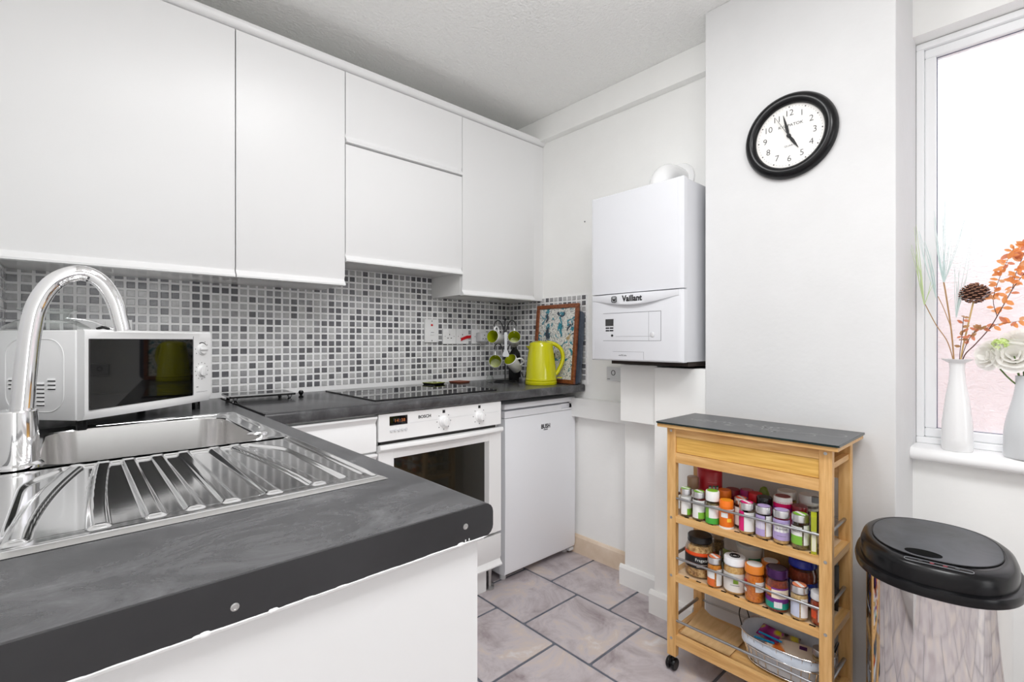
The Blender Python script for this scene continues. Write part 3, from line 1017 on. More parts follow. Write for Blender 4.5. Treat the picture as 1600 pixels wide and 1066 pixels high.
# ---- black glass worktop saver on feet
gs = thing('glass_worktop_saver', 'black glass board on small metal feet beside the microwave', 'chopping board', (0.545, 2.07, WT), math.radians(-2))
_bm = bmesh.new()
loft(_bm, [[(x, y, 0.019) for x, y in rrect(-0.115, 0.115, -0.085, 0.085, 0.01, 3)], [(x, y, 0.026) for x, y in rrect(-0.115, 0.115, -0.085, 0.085, 0.01, 3)]])
obj('glass_plate', _bm, M_blackglass, gs)
for fx in (-0.095, 0.095):
    for fy in (-0.068, 0.068):
        f_ = bmesh.new()
        lathe(f_, [(0.008, 0), (0.009, 0.003), (0.005, 0.009), (0.009, 0.014), (0.009, 0.0185)], 12, (fx, fy, 0))
        obj('foot', f_, M_chrome, gs, smooth=50)
bp = thing('bottle_stopper', 'small chrome and black stopper between glass board and hob', 'bottle stopper', (0.693, 2.035, WT))
_bm = bmesh.new()
lathe(_bm, [(0.009, 0), (0.010, 0.004), (0.004, 0.010), (0.008, 0.015), (0.0105, 0.021), (0.008, 0.027), (0, 0.029)], 14)
obj('stem', _bm, M_dark, bp, smooth=50)
obj('cap', lathe(bmesh.new(), [(0.006, 0.0272), (0.006, 0.030), (0, 0.031)], 12), M_chrome, bp, smooth=50)

for nm, c, m, lab in (('coaster', (1.37, 2.217, WT), M_lime, 'lime green coaster lying near the back wall beside the hob'),
                      ('coaster', (1.56, 2.18, WT), mat('terracotta', srgb(150, 84, 60), 0.5), 'brown coaster lying near the mug tree')):
    c = (c[0] + 0.02, 2.125 if m is M_lime else 2.16, WT + (0.0065 if m is M_lime else 0.0005))
    ct = thing('coaster', lab, 'coaster', c, 0.2)
    _bm = bmesh.new()
    h = 0.045
    loft(_bm, [[(x, y, 0) for x, y in rrect(-h + .006, h - .006, -h + .006, h - .006, 0.008, 3)], [(x, y, 0.008) for x, y in rrect(-h, h, -h, h, 0.01, 3)]])
    obj('base', _bm, M_darkmatt if m is M_lime else m, ct)
    obj('pad', B(-h + .004, h - .004, -h + .004, h - .004, 0.0081, 0.0098), m, ct)

# ---- switches and sockets on the tiles
def plate(name, label, x0, x1, z0, z1, cat):
    t = thing(name, label, cat, ((x0 + x1) / 2, PLB - 0.003, z0))
    obj('face_plate', B(x0, x1, PLB - 0.014, PLB - 0.0032, z0, z1, bev=0.002), M_app, t, True)
    return t
YP = PLB - 0.0142
ck = plate('cooker_switch', 'tall white cooker switch with red light left of the sockets', 1.398, 1.484, 1.137, 1.262, 'switch')
obj('neon', B(1.434, 1.446, YP - 0.001, YP + 0.001, 1.226, 1.236), M_red, ck, True)
obj('rocker', B(1.430, 1.452, YP - 0.004, YP + 0.001, 1.176, 1.206, bev=0.0015), M_app, ck, True)
obj('slot', B(1.432, 1.450, YP - 0.0045, YP - 0.0038, 1.190, 1.1925), M_inkgrey, ck, True)
for z in (1.147, 1.252):
    obj('screw', B(1.438, 1.443, YP - 0.0008, YP + 0.001, z - 0.0025, z + 0.0025), M_ink, ck, True)
def socket(x0, label, bits, w=0.086):
    s = plate('wall_socket', label, x0, x0 + w, 1.128, 1.214, 'socket')
    cx = x0 + w / 2
    obj('rocker', B(cx - 0.006, cx + 0.006, YP - 0.003, YP + 0.001, 1.192, 1.206, bev=0.001), M_app, s, True)
    for dx, dz, hw, hh in ((0, 0.018, 0.002, 0.004), (-0.011, -0.002, 0.004, 0.002), (0.011, -0.002, 0.004, 0.002)):
        obj('pin_hole', B(cx + dx - hw, cx + dx + hw, YP - 0.0006, YP + 0.001, 1.163 + dz - hh, 1.163 + dz + hh), M_ink, s, True)
    for dx in (-0.030, 0.030):
        obj('screw', B(cx + dx - 0.002, cx + dx + 0.002, YP - 0.0006, YP + 0.001, 1.169, 1.173), M_inkgrey, s, True)
    return s
socket(1.513, 'white wall socket between cooker switch and taped switch', 0)
s2 = socket(1.602, 'white wall switch plate with a strip of red tape', 0)
tp_ = bmesh.new()
prism(tp_, [(1.630, 1.145), (1.632, 1.162), (1.672, 1.176), (1.702, 1.178), (1.700, 1.163), (1.668, 1.158)], 'y', YP - 0.006, YP - 0.0035)
obj('red_tape', tp_, M_red, s2, True)
socket(1.712, 'white wall socket behind the mug tree with a grey plug', 0, 0.105)
pg = thing('power_plug', 'grey plug pushed into the socket behind the mug tree', 'plug', (1.765, YP - 0.03, 1.14))
obj('body', B(1.738, 1.792, YP - 0.050, YP - 0.0012, 1.140, 1.195, bev=0.008), M_appgrey, pg, True, smooth=40)
for dx, dz in ((0, 0.012), (-0.010, -0.008), (0.010, -0.008)):
    obj('pin_hole', B(1.765 + dx - 0.003, 1.765 + dx + 0.003, YP - 0.0505, YP - 0.049, 1.166 + dz - 0.0025, 1.166 + dz + 0.0025), M_ink, pg, True)
sl = thing('wall_switch', 'white double switch plate on the tiles behind the microwave', 'switch', (0.09, PLB - 0.003, 1.13))
obj('face_plate', B(0.015, 0.165, PLB - 0.014, PLB - 0.0032, 1.135, 1.222, bev=0.002), M_app, sl, True)
for x in (0.075, 0.098):
    obj('rocker', B(x - 0.009, x + 0.009, PLB - 0.018, PLB - 0.0135, 1.190, 1.215, bev=0.001), M_app, sl, True)
# ================================================================ CORNER GROUP: mug tree, mugs, kettle, picture
RV = Vector((0.739, -0.674, 0))      # to the right as seen on entering
CV = Vector((-0.665, -0.747, 0))     # towards the room
mt = thing('mug_tree', 'black wire mug tree in the tiled corner holding four mugs', 'mug tree', (1.80, 2.03, WT))
ring = [(0.062 * math.cos(2 * PI * i / 28), 0.062 * math.sin(2 * PI * i / 28), 0.004) for i in range(28)]
obj('base_ring', T(ring, 0.0035, seg=8, closed=True), M_wire, mt, smooth=60)
obj('cross_wire', T([(-0.062, 0, 0.004), (0.062, 0, 0.004)], 0.003, seg=8), M_wire, mt, smooth=60)
obj('pole', T([(0, 0, 0.003), (0, 0, 0.345)], 0.0035, seg=8), M_wire, mt, smooth=60)
obj('finial', lathe(bmesh.new(), [(0, 0.343), (0.007, 0.347), (0.008, 0.352), (0.005, 0.358), (0, 0.36)], 12), M_wire, mt, smooth=60)
for dx, z in ((-0.045, 0.335), (0.045, 0.335), (-0.04, 0.205), (0.04, 0.205)):
    s = 1 if dx > 0 else -1
    r = RV * s
    q = [Vector((0, 0, z - 0.075)), r * 0.012 + Vector((0, 0, z - 0.03)), r * 0.025 + Vector((0, 0, z + 0.002)), r * 0.042 + Vector((0, 0, z + 0.010)), r * 0.058 + Vector((0, 0, z - 0.004)), r * 0.062 + Vector((0, 0, z - 0.022))]
    obj('hook_arm', T(spline(q, 5), 0.003, seg=8), M_wire, mt, smooth=60)

def mug(label, dr, z, axis, roll_up):
    """axis: direction from base to mouth; mouth centre at tree centre + RV*dr at height z, towards the room"""
    ax = axis.normalized()
    mouth = Vector((1.80, 2.03, 0)) + RV * dr + CV * 0.062 + Vector((0, 0, z))
    base = mouth - ax * 0.088
    up = roll_up - ax * roll_up.dot(ax)
    up.normalize()
    sd = up.cross(ax)
    m = Matrix(((sd.x, up.x, ax.x, base.x), (sd.y, up.y, ax.y, base.y), (sd.z, up.z, ax.z, base.z), (0, 0, 0, 1)))
    t = thing('mug', label, 'mug', group='white mugs with lime insides on the mug tree')
    t.matrix_basis = m
    b = bmesh.new()
    lathe(b, [(0, 0.0), (0.027, 0.0), (0.030, 0.004), (0.036, 0.088), (0.0345, 0.0895)], 28, cap=False)
    obj('outside', b, M_ceram, t, smooth=40)
    b = bmesh.new()
    lathe(b, [(0.0345, 0.0892), (0.0335, 0.087), (0.028, 0.008), (0, 0.006)], 28, cap=False)
    for f in b.faces:
        f.normal_flip()
    obj('glazed_inside', b, M_lime, t, smooth=40)
    hp = [(0, 0.032, 0.072), (0, 0.052, 0.070), (0, 0.060, 0.055), (0, 0.056, 0.035), (0, 0.031, 0.022)]
    obj('handle', T(spline(hp, 5), 0.0048, seg=10), M_ceram, t, smooth=60)
UP = Vector((0, 0, 1))
mug('white mug with lime inside hanging upper left on the mug tree', -0.068, 1.170, -RV * 0.42 + CV * 0.80 + UP * 0.14, UP)
mug('white mug with lime inside hanging upper right on the mug tree', 0.050, 1.168, CV * 0.86 - RV * 0.02 + UP * 0.34, UP)
mug('white mug with lime inside hanging lower left on the mug tree', -0.054, 1.034, CV * 0.93 + UP * 0.22, UP)
mug('white mug with lime inside lowest on the right of the mug tree', 0.028, 1.044, -RV * 0.46 + CV * 0.62 + UP * 0.62, RV)
sp_ = thing('serving_spoon', 'grey flat-handled spoon hanging in front of the mug tree', 'spoon', (1.80, 2.03, WT))
_o = CV * 0.105 + RV * 0.004
def ribbon(pts, w, th, sdir, ndir):
    b = bmesh.new()
    loops = []
    for (p, ww) in zip(pts, w):
        loops.append([p + sdir * ww + ndir * th, p - sdir * ww + ndir * th, p - sdir * ww - ndir * th, p + sdir * ww - ndir * th])
    return loft(b, [[tuple(v) for v in L] for L in loops])
obj('handle', ribbon([_o + UP * z for z in (0.278, 0.270, 0.22, 0.185, 0.168, 0.155, 0.145)], [0.006, 0.009, 0.007, 0.007, 0.014, 0.018, 0.014], 0.002, RV, CV), M_ceramg, sp_)
gg = thing('glass_jar', 'small clear glass jar under the lower left mug', 'jar', tuple(Vector((1.80, 2.03, WT)) + RV * -0.085 + CV * 0.03))
obj('body', lathe(bmesh.new(), [(0.016, 0.0), (0.020, 0.004), (0.020, 0.025), (0.014, 0.034), (0.016, 0.040)], 18), M_glass, gg, smooth=40)
tn = thing('metal_tin', 'small round metal tin with black clips between mugs and kettle', 'tin', tuple(Vector((1.80, 2.03, WT)) + RV * 0.105 + CV * 0.035))
obj('body', lathe(bmesh.new(), [(0.026, 0.0), (0.028, 0.003), (0.028, 0.024), (0.026, 0.026), (0.026, 0.029), (0, 0.030)], 22), M_railsteel, tn, smooth=40)
for a in (-0.5, 0.5):
    obj('clip', T([(0.012 * a, 0, 0.0295), (RV.x * 0.03 * a, RV.y * 0.03 * a, 0.058)], 0.003, seg=6), M_dark, tn)
bk = thing('black_bottle', 'dark bottle standing behind the right hand mugs', 'bottle', (1.915, 2.075, WT))
obj('body', lathe(bmesh.new(), [(0.034, 0), (0.036, 0.004), (0.036, 0.13), (0.03, 0.16), (0.014, 0.185), (0.014, 0.21), (0, 0.212)], 22), M_darkmatt, bk, smooth=40)

kt = thing('kettle', 'glossy chartreuse yellow jug kettle', 'kettle', (1.852, 1.800, WT), math.atan2(-0.674, 0.739))
b = bmesh.new()
lathe(b, [(0.083, 0.0005), (0.085, 0.004), (0.085, 0.017), (0.082, 0.020)], 40)
obj('power_base', b, M_yellow, kt, smooth=40)
b = bmesh.new()
lathe(b, [(0.080, 0.0205), (0.084, 0.023), (0.084, 0.030), (0.0815, 0.032), (0.078, 0.09), (0.0715, 0.15), (0.064, 0.195), (0.061, 0.216), (0.058, 0.221), (0.050, 0.2235), (0.030, 0.2300), (0, 0.232)], 48)
obj('body', b, M_yellow, kt, smooth=35)
b = bmesh.new()
lp = []
for t, w, h in ((0.0, 0.024, 0.026), (0.5, 0.015, 0.019), (1.0, 0.006, 0.010)):
    x = -0.052 - 0.030 * t
    z = 0.188 + 0.012 * t
    lp.append([(x, w, z + h * 0.5), (x - 0.002, 0, z + h * 0.55), (x, -w, z + h * 0.5), (x + 0.008, -w * 0.5, z - h * 0.6), (x + 0.010, 0, z - h * 0.9), (x + 0.008, w * 0.5, z - h * 0.6)])
loft(b, lp)
obj('spout', b, M_yellow, kt, smooth=60)
hp = spline([(0.030, 0, 0.222), (0.070, 0, 0.214), (0.103, 0, 0.190), (0.117, 0, 0.150), (0.110, 0, 0.110), (0.092, 0, 0.072), (0.078, 0, 0.052)], 6)
b = bmesh.new()
tube(b, hp, [0.011] * len(hp), seg=12)
b.transform(Matrix.Diagonal((1, 1.25, 1, 1)))
obj('handle', b, M_yellow, kt, smooth=60)
obj('switch', B(0.084, 0.112, -0.010, 0.010, 0.032, 0.038, bev=0.002), M_yellow, kt)
obj('water_window', B(0.0685, 0.0745, -0.011, 0.011, 0.075, 0.165, bev=0.002), M_dark, kt)

# framed drawing leaning on the wall
def leaning(x_bot, x_top, y, height):
    d = Vector((x_top - x_bot, 0, math.sqrt(height ** 2 - (x_top - x_bot) ** 2))) / height
    s = Vector((0, -1, 0))
    n = s.cross(d)
    return Matrix(((s.x, d.x, n.x, x_bot), (s.y, d.y, n.y, y), (s.z, d.z, n.z, WT + 0.001), (0, 0, 0, 1)))
pf = thing('framed_picture', 'brown wooden frame with teal and black line drawing leaning behind the kettle', 'picture')
pf.matrix_basis = leaning(1.962, 2.003, 1.810, 0.432) @ Matrix.Rotation(0, 4, 'Z')
PWD, PHT = 0.155, 0.432
b = bmesh.new()
fw = 0.022
for (x0, x1, y0, y1) in ((-PWD, PWD, 0, fw), (-PWD, PWD, PHT - fw, PHT), (-PWD, -PWD + fw, fw, PHT - fw), (PWD - fw, PWD, fw, PHT - fw)):
    box(b, x0, x1, y0, y1, 0.0, 0.016, 0.003)
obj('frame', b, M_framewood, pf)
M_art = mat('line_drawing', srgb(230, 228, 222), 0.3)
def build_art():
    n, l, bs = nodes(M_art)
    tc = n.new('ShaderNodeTexCoord')
    def ramp(src, stops):
        r = n.new('ShaderNodeValToRGB')
        e = r.color_ramp.elements
        e[0].position, e[0].color = stops[0]
        e[1].position, e[1].color = stops[-1]
        for p, c in stops[1:-1]:
            e.new(p).color = c
        l.new(src, r.inputs[0])
        return r.outputs[0]
    def noise(sc, dist, det=3):
        t = n.new('ShaderNodeTexNoise')
        t.inputs['Scale'].default_value = sc
        t.inputs['Distortion'].default_value = dist
        t.inputs['Detail'].default_value = det
        l.new(tc.outputs['Object'], t.inputs[0])
        return t.outputs['Fac']
    W, K = (1, 1, 1, 1), (0, 0, 0, 1)
    teal = ramp(noise(16, 2.0), [(0.55, K), (0.60, W)])
    dark = ramp(noise(11, 1.5), [(0.60, K), (0.64, W)])
    lines = ramp(noise(34, 3.0, 2), [(0.462, K), (0.485, W), (0.505, W), (0.53, K)])
    och = ramp(noise(13, 0.5), [(0.66, K), (0.69, W)])
    def mix(fac, a, c):
        m = n.new('ShaderNodeMix')
        m.data_type = 'RGBA'
        l.new(fac, m.inputs['Factor'])
        if isinstance(a, tuple):
            m.inputs['A'].default_value = a
        else:
            l.new(a, m.inputs['A'])
        m.inputs['B'].default_value = c
        return m.outputs['Result']
    x = mix(teal, srgb(228, 227, 222), srgb(50, 140, 160))
    x = mix(och, x, srgb(196, 170, 120))
    x = mix(dark, x, srgb(58, 70, 84))
    x = mix(lines, x, srgb(50, 56, 66))
    l.new(x, bs.inputs['Base Color'])
build_art()
obj('picture_sheet', B(-PWD + fw - 0.001, PWD - fw + 0.001, fw - 0.001, PHT - fw + 0.001, 0.004, 0.008), M_art, pf)
db = thing('slate_board', 'dark blue grey board leaning between picture frame and wall', 'chopping board')
db.matrix_basis = leaning(1.984, 2.019, 1.79, 0.40)
b = bmesh.new()
loft(b, [[(x, y, 0.0) for x, y in rrect(-0.155, 0.155, 0.0, 0.39, 0.03, 5)], [(x, y, 0.012) for x, y in rrect(-0.155, 0.155, 0.0, 0.39, 0.03, 5)]])
obj('board', b, noise_col(mat('slate_blue', srgb(74, 84, 98), 0.6), [(0.3, srgb(60, 68, 80)), (0.7, srgb(92, 102, 116))], nscale=18), db)

# ================================================================ BOILER AND ITS WALL
BXF, BY0_, BY1_, BZ0_, BZ1_ = 1.695, 0.908, 1.344, 1.062, 1.770
bl = thing('wall_boiler', 'white wall-hung gas boiler with curved control trim', 'boiler', (1.9, 1.126, BZ0_))
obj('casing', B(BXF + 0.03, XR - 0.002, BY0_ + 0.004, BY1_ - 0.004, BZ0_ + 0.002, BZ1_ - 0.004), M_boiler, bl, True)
b = bmesh.new()
loft(b, [[(BXF + 0.035, y, z) for y, z in rrect(BY0_, BY1_, 1.345, BZ1_, 0.004, 3)], [(BXF + 0.012, y, z) for y, z in rrect(BY0_, BY1_, 1.345, BZ1_, 0.004, 3)],
         [(BXF + 0.003, y, z) for y, z in rrect(BY0_ + 0.008, BY1_ - 0.008, 1.345, BZ1_ - 0.004, 0.004, 3)], [(BXF, y, z) for y, z in rrect(BY0_ + 0.02, BY1_ - 0.02, 1.3455, BZ1_ - 0.008, 0.004, 3)]])
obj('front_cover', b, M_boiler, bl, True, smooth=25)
b = bmesh.new()
loft(b, [[(BXF + 0.035, y, z) for y, z in rrect(BY0_, BY1_, BZ0_, 1.342, 0.004, 3)], [(BXF + 0.012, y, z) for y, z in rrect(BY0_, BY1_, BZ0_, 1.342, 0.004, 3)],
         [(BXF + 0.003, y, z) for y, z in rrect(BY0_ + 0.008, BY1_ - 0.008, BZ0_ + 0.003, 1.3415, 0.004, 3)], [(BXF, y, z) for y, z in rrect(BY0_ + 0.02, BY1_ - 0.02, BZ0_ + 0.006, 1.3410, 0.004, 3)]])
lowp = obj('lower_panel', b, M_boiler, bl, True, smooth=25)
# curved name trim: bulges at the middle
b = bmesh.new()
N = 24
lp = []
for i in range(N + 1):
    t = i / N
    y = BY1_ - 0.015 - (BY1_ - BY0_ - 0.03) * t
    s = math.sin(PI * t) ** 1.3
    zb = 1.318 - 0.026 * s
    lp.append([(BXF + 0.006, y, 1.3405), (BXF - 0.002 - 0.010 * s, y, 1.3405), (BXF - 0.002 - 0.013 * s, y, 1.334), (BXF - 0.002 - 0.014 * s, y, zb + 0.004), (BXF - 0.001 - 0.012 * s, y, zb), (BXF + 0.006, y, zb - 0.001)])
loft(b, lp)
trim = obj('name_trim', b, M_boiler, bl, True, smooth=35)
text('brand_lettering', 'Vaillant', 0.034, M_ink, trim, Matrix.Translation((BXF - 0.0165, 1.120, 1.3185)) @ FACE_X, bold=0.0009, sx=0.92, depth=0.001)
b = bmesh.new()
rl = [(BXF - 0.0165, 1.207 + dy, 1.3185 + dz) for dy, dz in rrect(-0.0115, 0.0115, -0.0115, 0.0115, 0.005, 4)]
tube(b, rl, 0.0016, seg=6, closed=True)
tube(b, [(BXF - 0.0165, 1.207 + 0.004, 1.3185 - 0.006), (BXF - 0.0165, 1.207 + 0.006, 1.3185 + 0.005)], 0.0018, seg=6)
tube(b, [(BXF - 0.0165, 1.207 - 0.004, 1.3185 - 0.006), (BXF - 0.0165, 1.207 - 0.006, 1.3185 + 0.005)], 0.0018, seg=6)
bmesh.ops.create_uvsphere(b, u_segments=8, v_segments=6, radius=0.0042, matrix=Matrix.Translation((BXF - 0.0165, 1.207, 1.316)))
obj('hare_emblem', b, M_ink, trim, True)
for (y0, y1, z0, z1) in ((0.998, 1.274, 1.2615, 1.2632), (0.998, 1.274, 1.1452, 1.1466), (0.9975, 0.9992, 1.146, 1.263), (1.052, 1.0526, 1.147, 1.2615), (1.04, 1.21, 1.1635, 1.1642)):
    obj('panel_seam', B(BXF - 0.0004, BXF + 0.002, y0, y1, z0, z1), M_inkgrey, lowp, True)
obj('display', B(BXF - 0.0012, BXF + 0.002, 1.221, 1.262, 1.209, 1.238), mat('lcd_dark', srgb(62, 62, 62), 0.3), lowp, True)
for k in range(4):
    y = 1.252 - 0.021 * (k % 2)
    z = 1.200 - 0.011 * (k // 2)
    obj('button', B(BXF - 0.0014, BXF + 0.002, y - 0.009, y + 0.009, z - 0.0028, z + 0.0028, bev=0.0008), M_ink, lowp, True)
k_ = bmesh.new()
lathe(k_, [(0.005, 0), (0.005, 0.002), (0, 0.003)], 12)
k_.transform(Matrix.Translation((BXF, 1.2275, 1.168)) @ FACE_X)
obj('service_port', k_, M_ink, lowp, True)
k_ = bmesh.new()
lathe(k_, [(0.0105, 0), (0.0105, 0.0015), (0.0085, 0.003), (0, 0.003)], 18)
k_.transform(Matrix.Translation((BXF, 1.036, 1.170)) @ FACE_X)
obj('rotary_knob', k_, M_appgrey, lowp, True, smooth=40)
text('model_lettering', 'ecoTEC plus', 0.0075, M_inkgrey, lowp, Matrix.Translation((BXF - 0.0006, 1.175, 1.0855)) @ FACE_X)
for (y0, y1, z0, z1) in ((1.075, 1.225, 1.1005, 1.1012), (1.0748, 1.0755, 1.07, 1.101)):
    obj('panel_seam', B(BXF - 0.0004, BXF + 0.002, y0, y1, z0, z1), M_inkgrey, lowp, True)
obj('pipe_tray', B(BXF + 0.06, XR - 0.002, BY0_ + 0.01, BY1_ - 0.07, 1.046, BZ0_ + 0.0015), mat('under_boiler_dark', srgb(44, 34, 28), 0.8), bl, True)
# flue elbow on top
fl = thing('flue_elbow', 'white flue bend between boiler top and wall', 'flue', (1.86, 1.10, BZ1_))
fp = spline([(1.86, 1.10, BZ1_ - 0.003), (1.86, 1.10, 1.80), (1.885, 1.10, 1.845), (1.935, 1.10, 1.870), (2.028, 1.10, 1.872)], 6)
obj('pipe', T(fp, 0.048, seg=24), M_app, fl, True, smooth=50)
obj('collar', lathe(bmesh.new(), [(0.056, 0.0), (0.056, 0.02), (0.05, 0.022)], 28, (1.86, 1.10, BZ1_ - 0.003)), M_app, fl, True, smooth=40)
b = lathe(bmesh.new(), [(0.072, 0), (0.070, 0.008), (0.05, 0.012)], 28)
b.transform(Matrix.Translation((2.028, 1.10, 1.872)) @ FACE_X)
obj('wall_flange', b, M_app, fl, True, smooth=40)
# fused outlet
fo = thing('fused_outlet', 'pale grey square outlet plate on the wall under the boiler', 'switch', (2.02, 1.45, 0.94))
obj('face_plate', B(2.014, 2.0295, 1.409, 1.494, 0.944, 1.014, bev=0.003), M_appgrey, fo, True)
b = bmesh.new()
tube(b, [(2.0135, 1.452 + 0.011 * math.cos(2 * PI * i / 18), 0.985 + 0.012 * math.sin(2 * PI * i / 18)) for i in range(18)], 0.0016, seg=6, closed=True)
obj('ring_mark', b, M_ink, fo, True)
obj('print_mark', B(2.0132, 2.015, 1.472, 1.488, 0.952, 0.9545), M_ink, fo, True)
b = lathe(bmesh.new(), [(0.004, 0), (0.003, 0.003), (0, 0.003)], 10)
b.transform(Matrix.Translation((2.0298, 1.647, 1.783)) @ FACE_X)
tag(obj('wall_plug', b, M_inkgrey), 'tiny grey wall plug left of the boiler', 'wall plug')

# ================================================================ CLOCK
ck = thing('wall_clock', 'round wall clock with black rim and white face', 'clock', (XBR, 0.579, 1.842))
CM = Matrix.Translation((XBR, 0.579, 1.842)) @ FACE_X
CR = 0.1435
b = bmesh.new()
lathe(b, [(CR - 0.008, 0.0005), (CR, 0.004), (CR, 0.012), (CR - 0.006, 0.024), (CR - 0.016, 0.031), (CR - 0.028, 0.030), (CR - 0.036, 0.022), (CR - 0.037, 0.012)], 64, cap=False)
b.transform(CM)
obj('rim', b, M_dark, ck, True, smooth=50)
b = disc(bmesh.new(), (0, 0, 0.001), CR - 0.03, 64, 0.010)
b.transform(CM)
face = obj('face', b, mat('clock_face', srgb(236, 234, 230), 0.5), ck, True)
for h in range(1, 13):
    a = PI / 2 - 2 * PI * h / 12
    text('numeral', str(h), 0.029, M_ink, face, CM @ Matrix.Translation((0.077 * math.cos(a), 0.077 * math.sin(a), 0.0113)), bold=-0.00035)
for k in range(60):
    a = 2 * PI * k / 60
    r = 0.0022 if k % 5 == 0 else 0.0009
    b = disc(bmesh.new(), (0.0985 * math.cos(a), 0.0985 * math.sin(a), 0.0110), r, 10 if r > 0.002 else 6, 0.0004)
    b.transform(CM)
    obj('minute_dot', b, M_ink, face, True)
text('brand_lettering', 'KVAPATOK', 0.0135, M_ink, face, CM @ Matrix.Translation((0.004, 0.036, 0.0113)), sx=1.1)
text('movement_lettering', 'QUARTZ', 0.0085, M_inkgrey, face, CM @ Matrix.Translation((0.004, -0.033, 0.0113)), sx=1.15)
def hand(name, ang, prof, z):
    b = bmesh.new()
    pts = [(w, r) for r, w in prof] + [(-w, r) for r, w in reversed(prof)]
    prism(b, pts, 'z', z, z + 0.0012)
    b.transform(CM @ Matrix.Rotation(-ang, 4, 'Z'))
    obj(name, b, M_darkmatt, ck, True)
hand('hour_hand', 2 * PI * (4 + 57.5 / 60) / 12, [(0.0, 0.002), (0.012, 0.0045), (0.022, 0.005), (0.055, 0.0008)], 0.0135)
hand('minute_hand', 2 * PI * 57.8 / 60, [(0.0, 0.002), (0.014, 0.004), (0.026, 0.0046), (0.075, 0.0008)], 0.0155)
hand('second_hand', 2 * PI * 55 / 60, [(-0.02, 0.0006), (0.082, 0.0005)], 0.0175)
b = disc(bmesh.new(), (0, 0, 0.0128), 0.0065, 16, 0.0065)
b.transform(CM)
obj('hub', b, M_darkmatt, ck, True)

# ================================================================ BAMBOO TROLLEY
CX0, CX1, CY0, CY1 = 1.535, 1.750, 0.386, 0.881
LW, LD = 0.032, 0.022
cart = thing('kitchen_trolley', 'slim bamboo kitchen trolley with three open shelves of jars', 'trolley', (1.64, 0.634, 0))
LEGZ0 = 0.056
for lx in (CX0, CX1 - 0.026):
    for ly in (CY0, CY1 - LW):
        lg = obj('leg', B(lx, lx + (LD if lx == CX0 else 0.026), ly, ly + LW, LEGZ0, 0.846, bev=0.002), M_bamv, cart, True)
        if lx == CX0:
            for z in (0.835, 0.535, 0.335, 0.118):
                b = lathe(bmesh.new(), [(0.0045, 0), (0.0045, 0.001), (0.002, 0.0013), (0.0018, 0.0005), (0, 0.0005)], 12)
                b.transform(Matrix.Translation((lx, ly + LW / 2, z)) @ FACE_X)
                obj('screw', b, M_screw, lg, True)
    # casters
for lx in (CX0 + 0.012, CX1 - 0.013):
    for ly in (CY0 + LW / 2, CY1 - LW / 2):
        b = bmesh.new()
        for s in (-1, 1):
            lathe_b = lathe(bmesh.new(), [(0.0, -0.006), (0.018, -0.006), (0.0205, -0.003), (0.0205, 0.003), (0.018, 0.006), (0.0, 0.006)], 20)
            lathe_b.transform(Matrix.Translation((lx + 0.006, ly + s * 0.010 + 0.006, 0.0205)) @ Matrix.Rotation(PI / 2, 4, 'X'))
            me_ = bpy.data.meshes.new('tmp')
            lathe_b.to_mesh(me_)
            lathe_b.free()
            b.from_mesh(me_)
            bpy.data.meshes.remove(me_)
        box(b, lx - 0.010, lx + 0.018, ly + 0.001, ly + 0.011, 0.022, 0.046, 0.003)
        tube(b, [(lx, ly, 0.03), (lx, ly, LEGZ0 + 0.0005)], 0.006, seg=10)
        obj('caster', b, M_dark, cart, True, smooth=40)
YI0, YI1 = CY0 + LW, CY1 - LW
obj('top_frame', B(CX0 - 0.018, CX1 + 0.040, CY0 - 0.018, CY1 + 0.028, 0.846, 0.859, bev=0.002), M_bamh, cart, True)
obj('rail', B(CX0 + 0.002, CX0 + 0.020, YI0, YI1, 0.817, 0.846), M_bamh, cart, True)
obj('rail', B(CX0 + 0.002, CX0 + 0.020, YI0, YI1, 0.727, 0.761), M_bamh, cart, True)
obj('rail', B(CX1 - 0.022, CX1 - 0.006, YI0, YI1, 0.727, 0.846), M_bamh, cart, True)
dr_ = obj('drawer', B(CX0 + 0.006, CX0 + 0.018, YI0 + 0.001, YI1 - 0.001, 0.7625, 0.8155), M_bamp, cart, True)
for y in (CY0 + 0.004, CY1 - 0.020):
    obj('side_rail', B(CX0 + LD, CX1 - 0.026, y, y + 0.016, 0.79, 0.806), M_bamx, cart, True)
def shelf(zt, th, board):
    obj('shelf_edge', B(CX0 + 0.002, CX0 + 0.020, YI0, YI1, zt - th, zt), M_bamh, cart, True)
    obj('shelf_edge', B(CX1 - 0.022, CX1 - 0.004, YI0, YI1, zt - th, zt), M_bamh, cart, True)
    for y in (CY0 + 0.002, CY1 - 0.022):
        obj('shelf_end', B(CX0 + LD, CX1 - 0.026, y, y + 0.020, zt - th, zt), M_bamx, cart, True)
    if board == 'slots':
        obj('shelf_board', B(CX0 + 0.020, CX1 - 0.022, CY0 + 0.022, CY1 - 0.022, zt - 0.012, zt - 0.0005), M_shelfply, cart, True)
        y = YI0 + 0.02
        while y < YI1 - 0.02:
            obj('slot', B(CX0 + 0.012, CX0 + 0.0195, y - 0.008, y + 0.008, zt - 0.004, zt + 0.0003), M_dark, cart, True)
            y += 0.042
    else:
        obj('shelf_board', B(CX0 + 0.020, CX1 - 0.022, CY0 + 0.022, CY1 - 0.022, zt - 0.014, zt - 0.004), M_bamh, cart, True)
Z1, Z2, Z3 = 0.543, 0.339, 0.132
shelf(Z1, 0.022, 'slots')
shelf(Z2, 0.022, 'slots')
shelf(Z3, 0.034, 'plain')
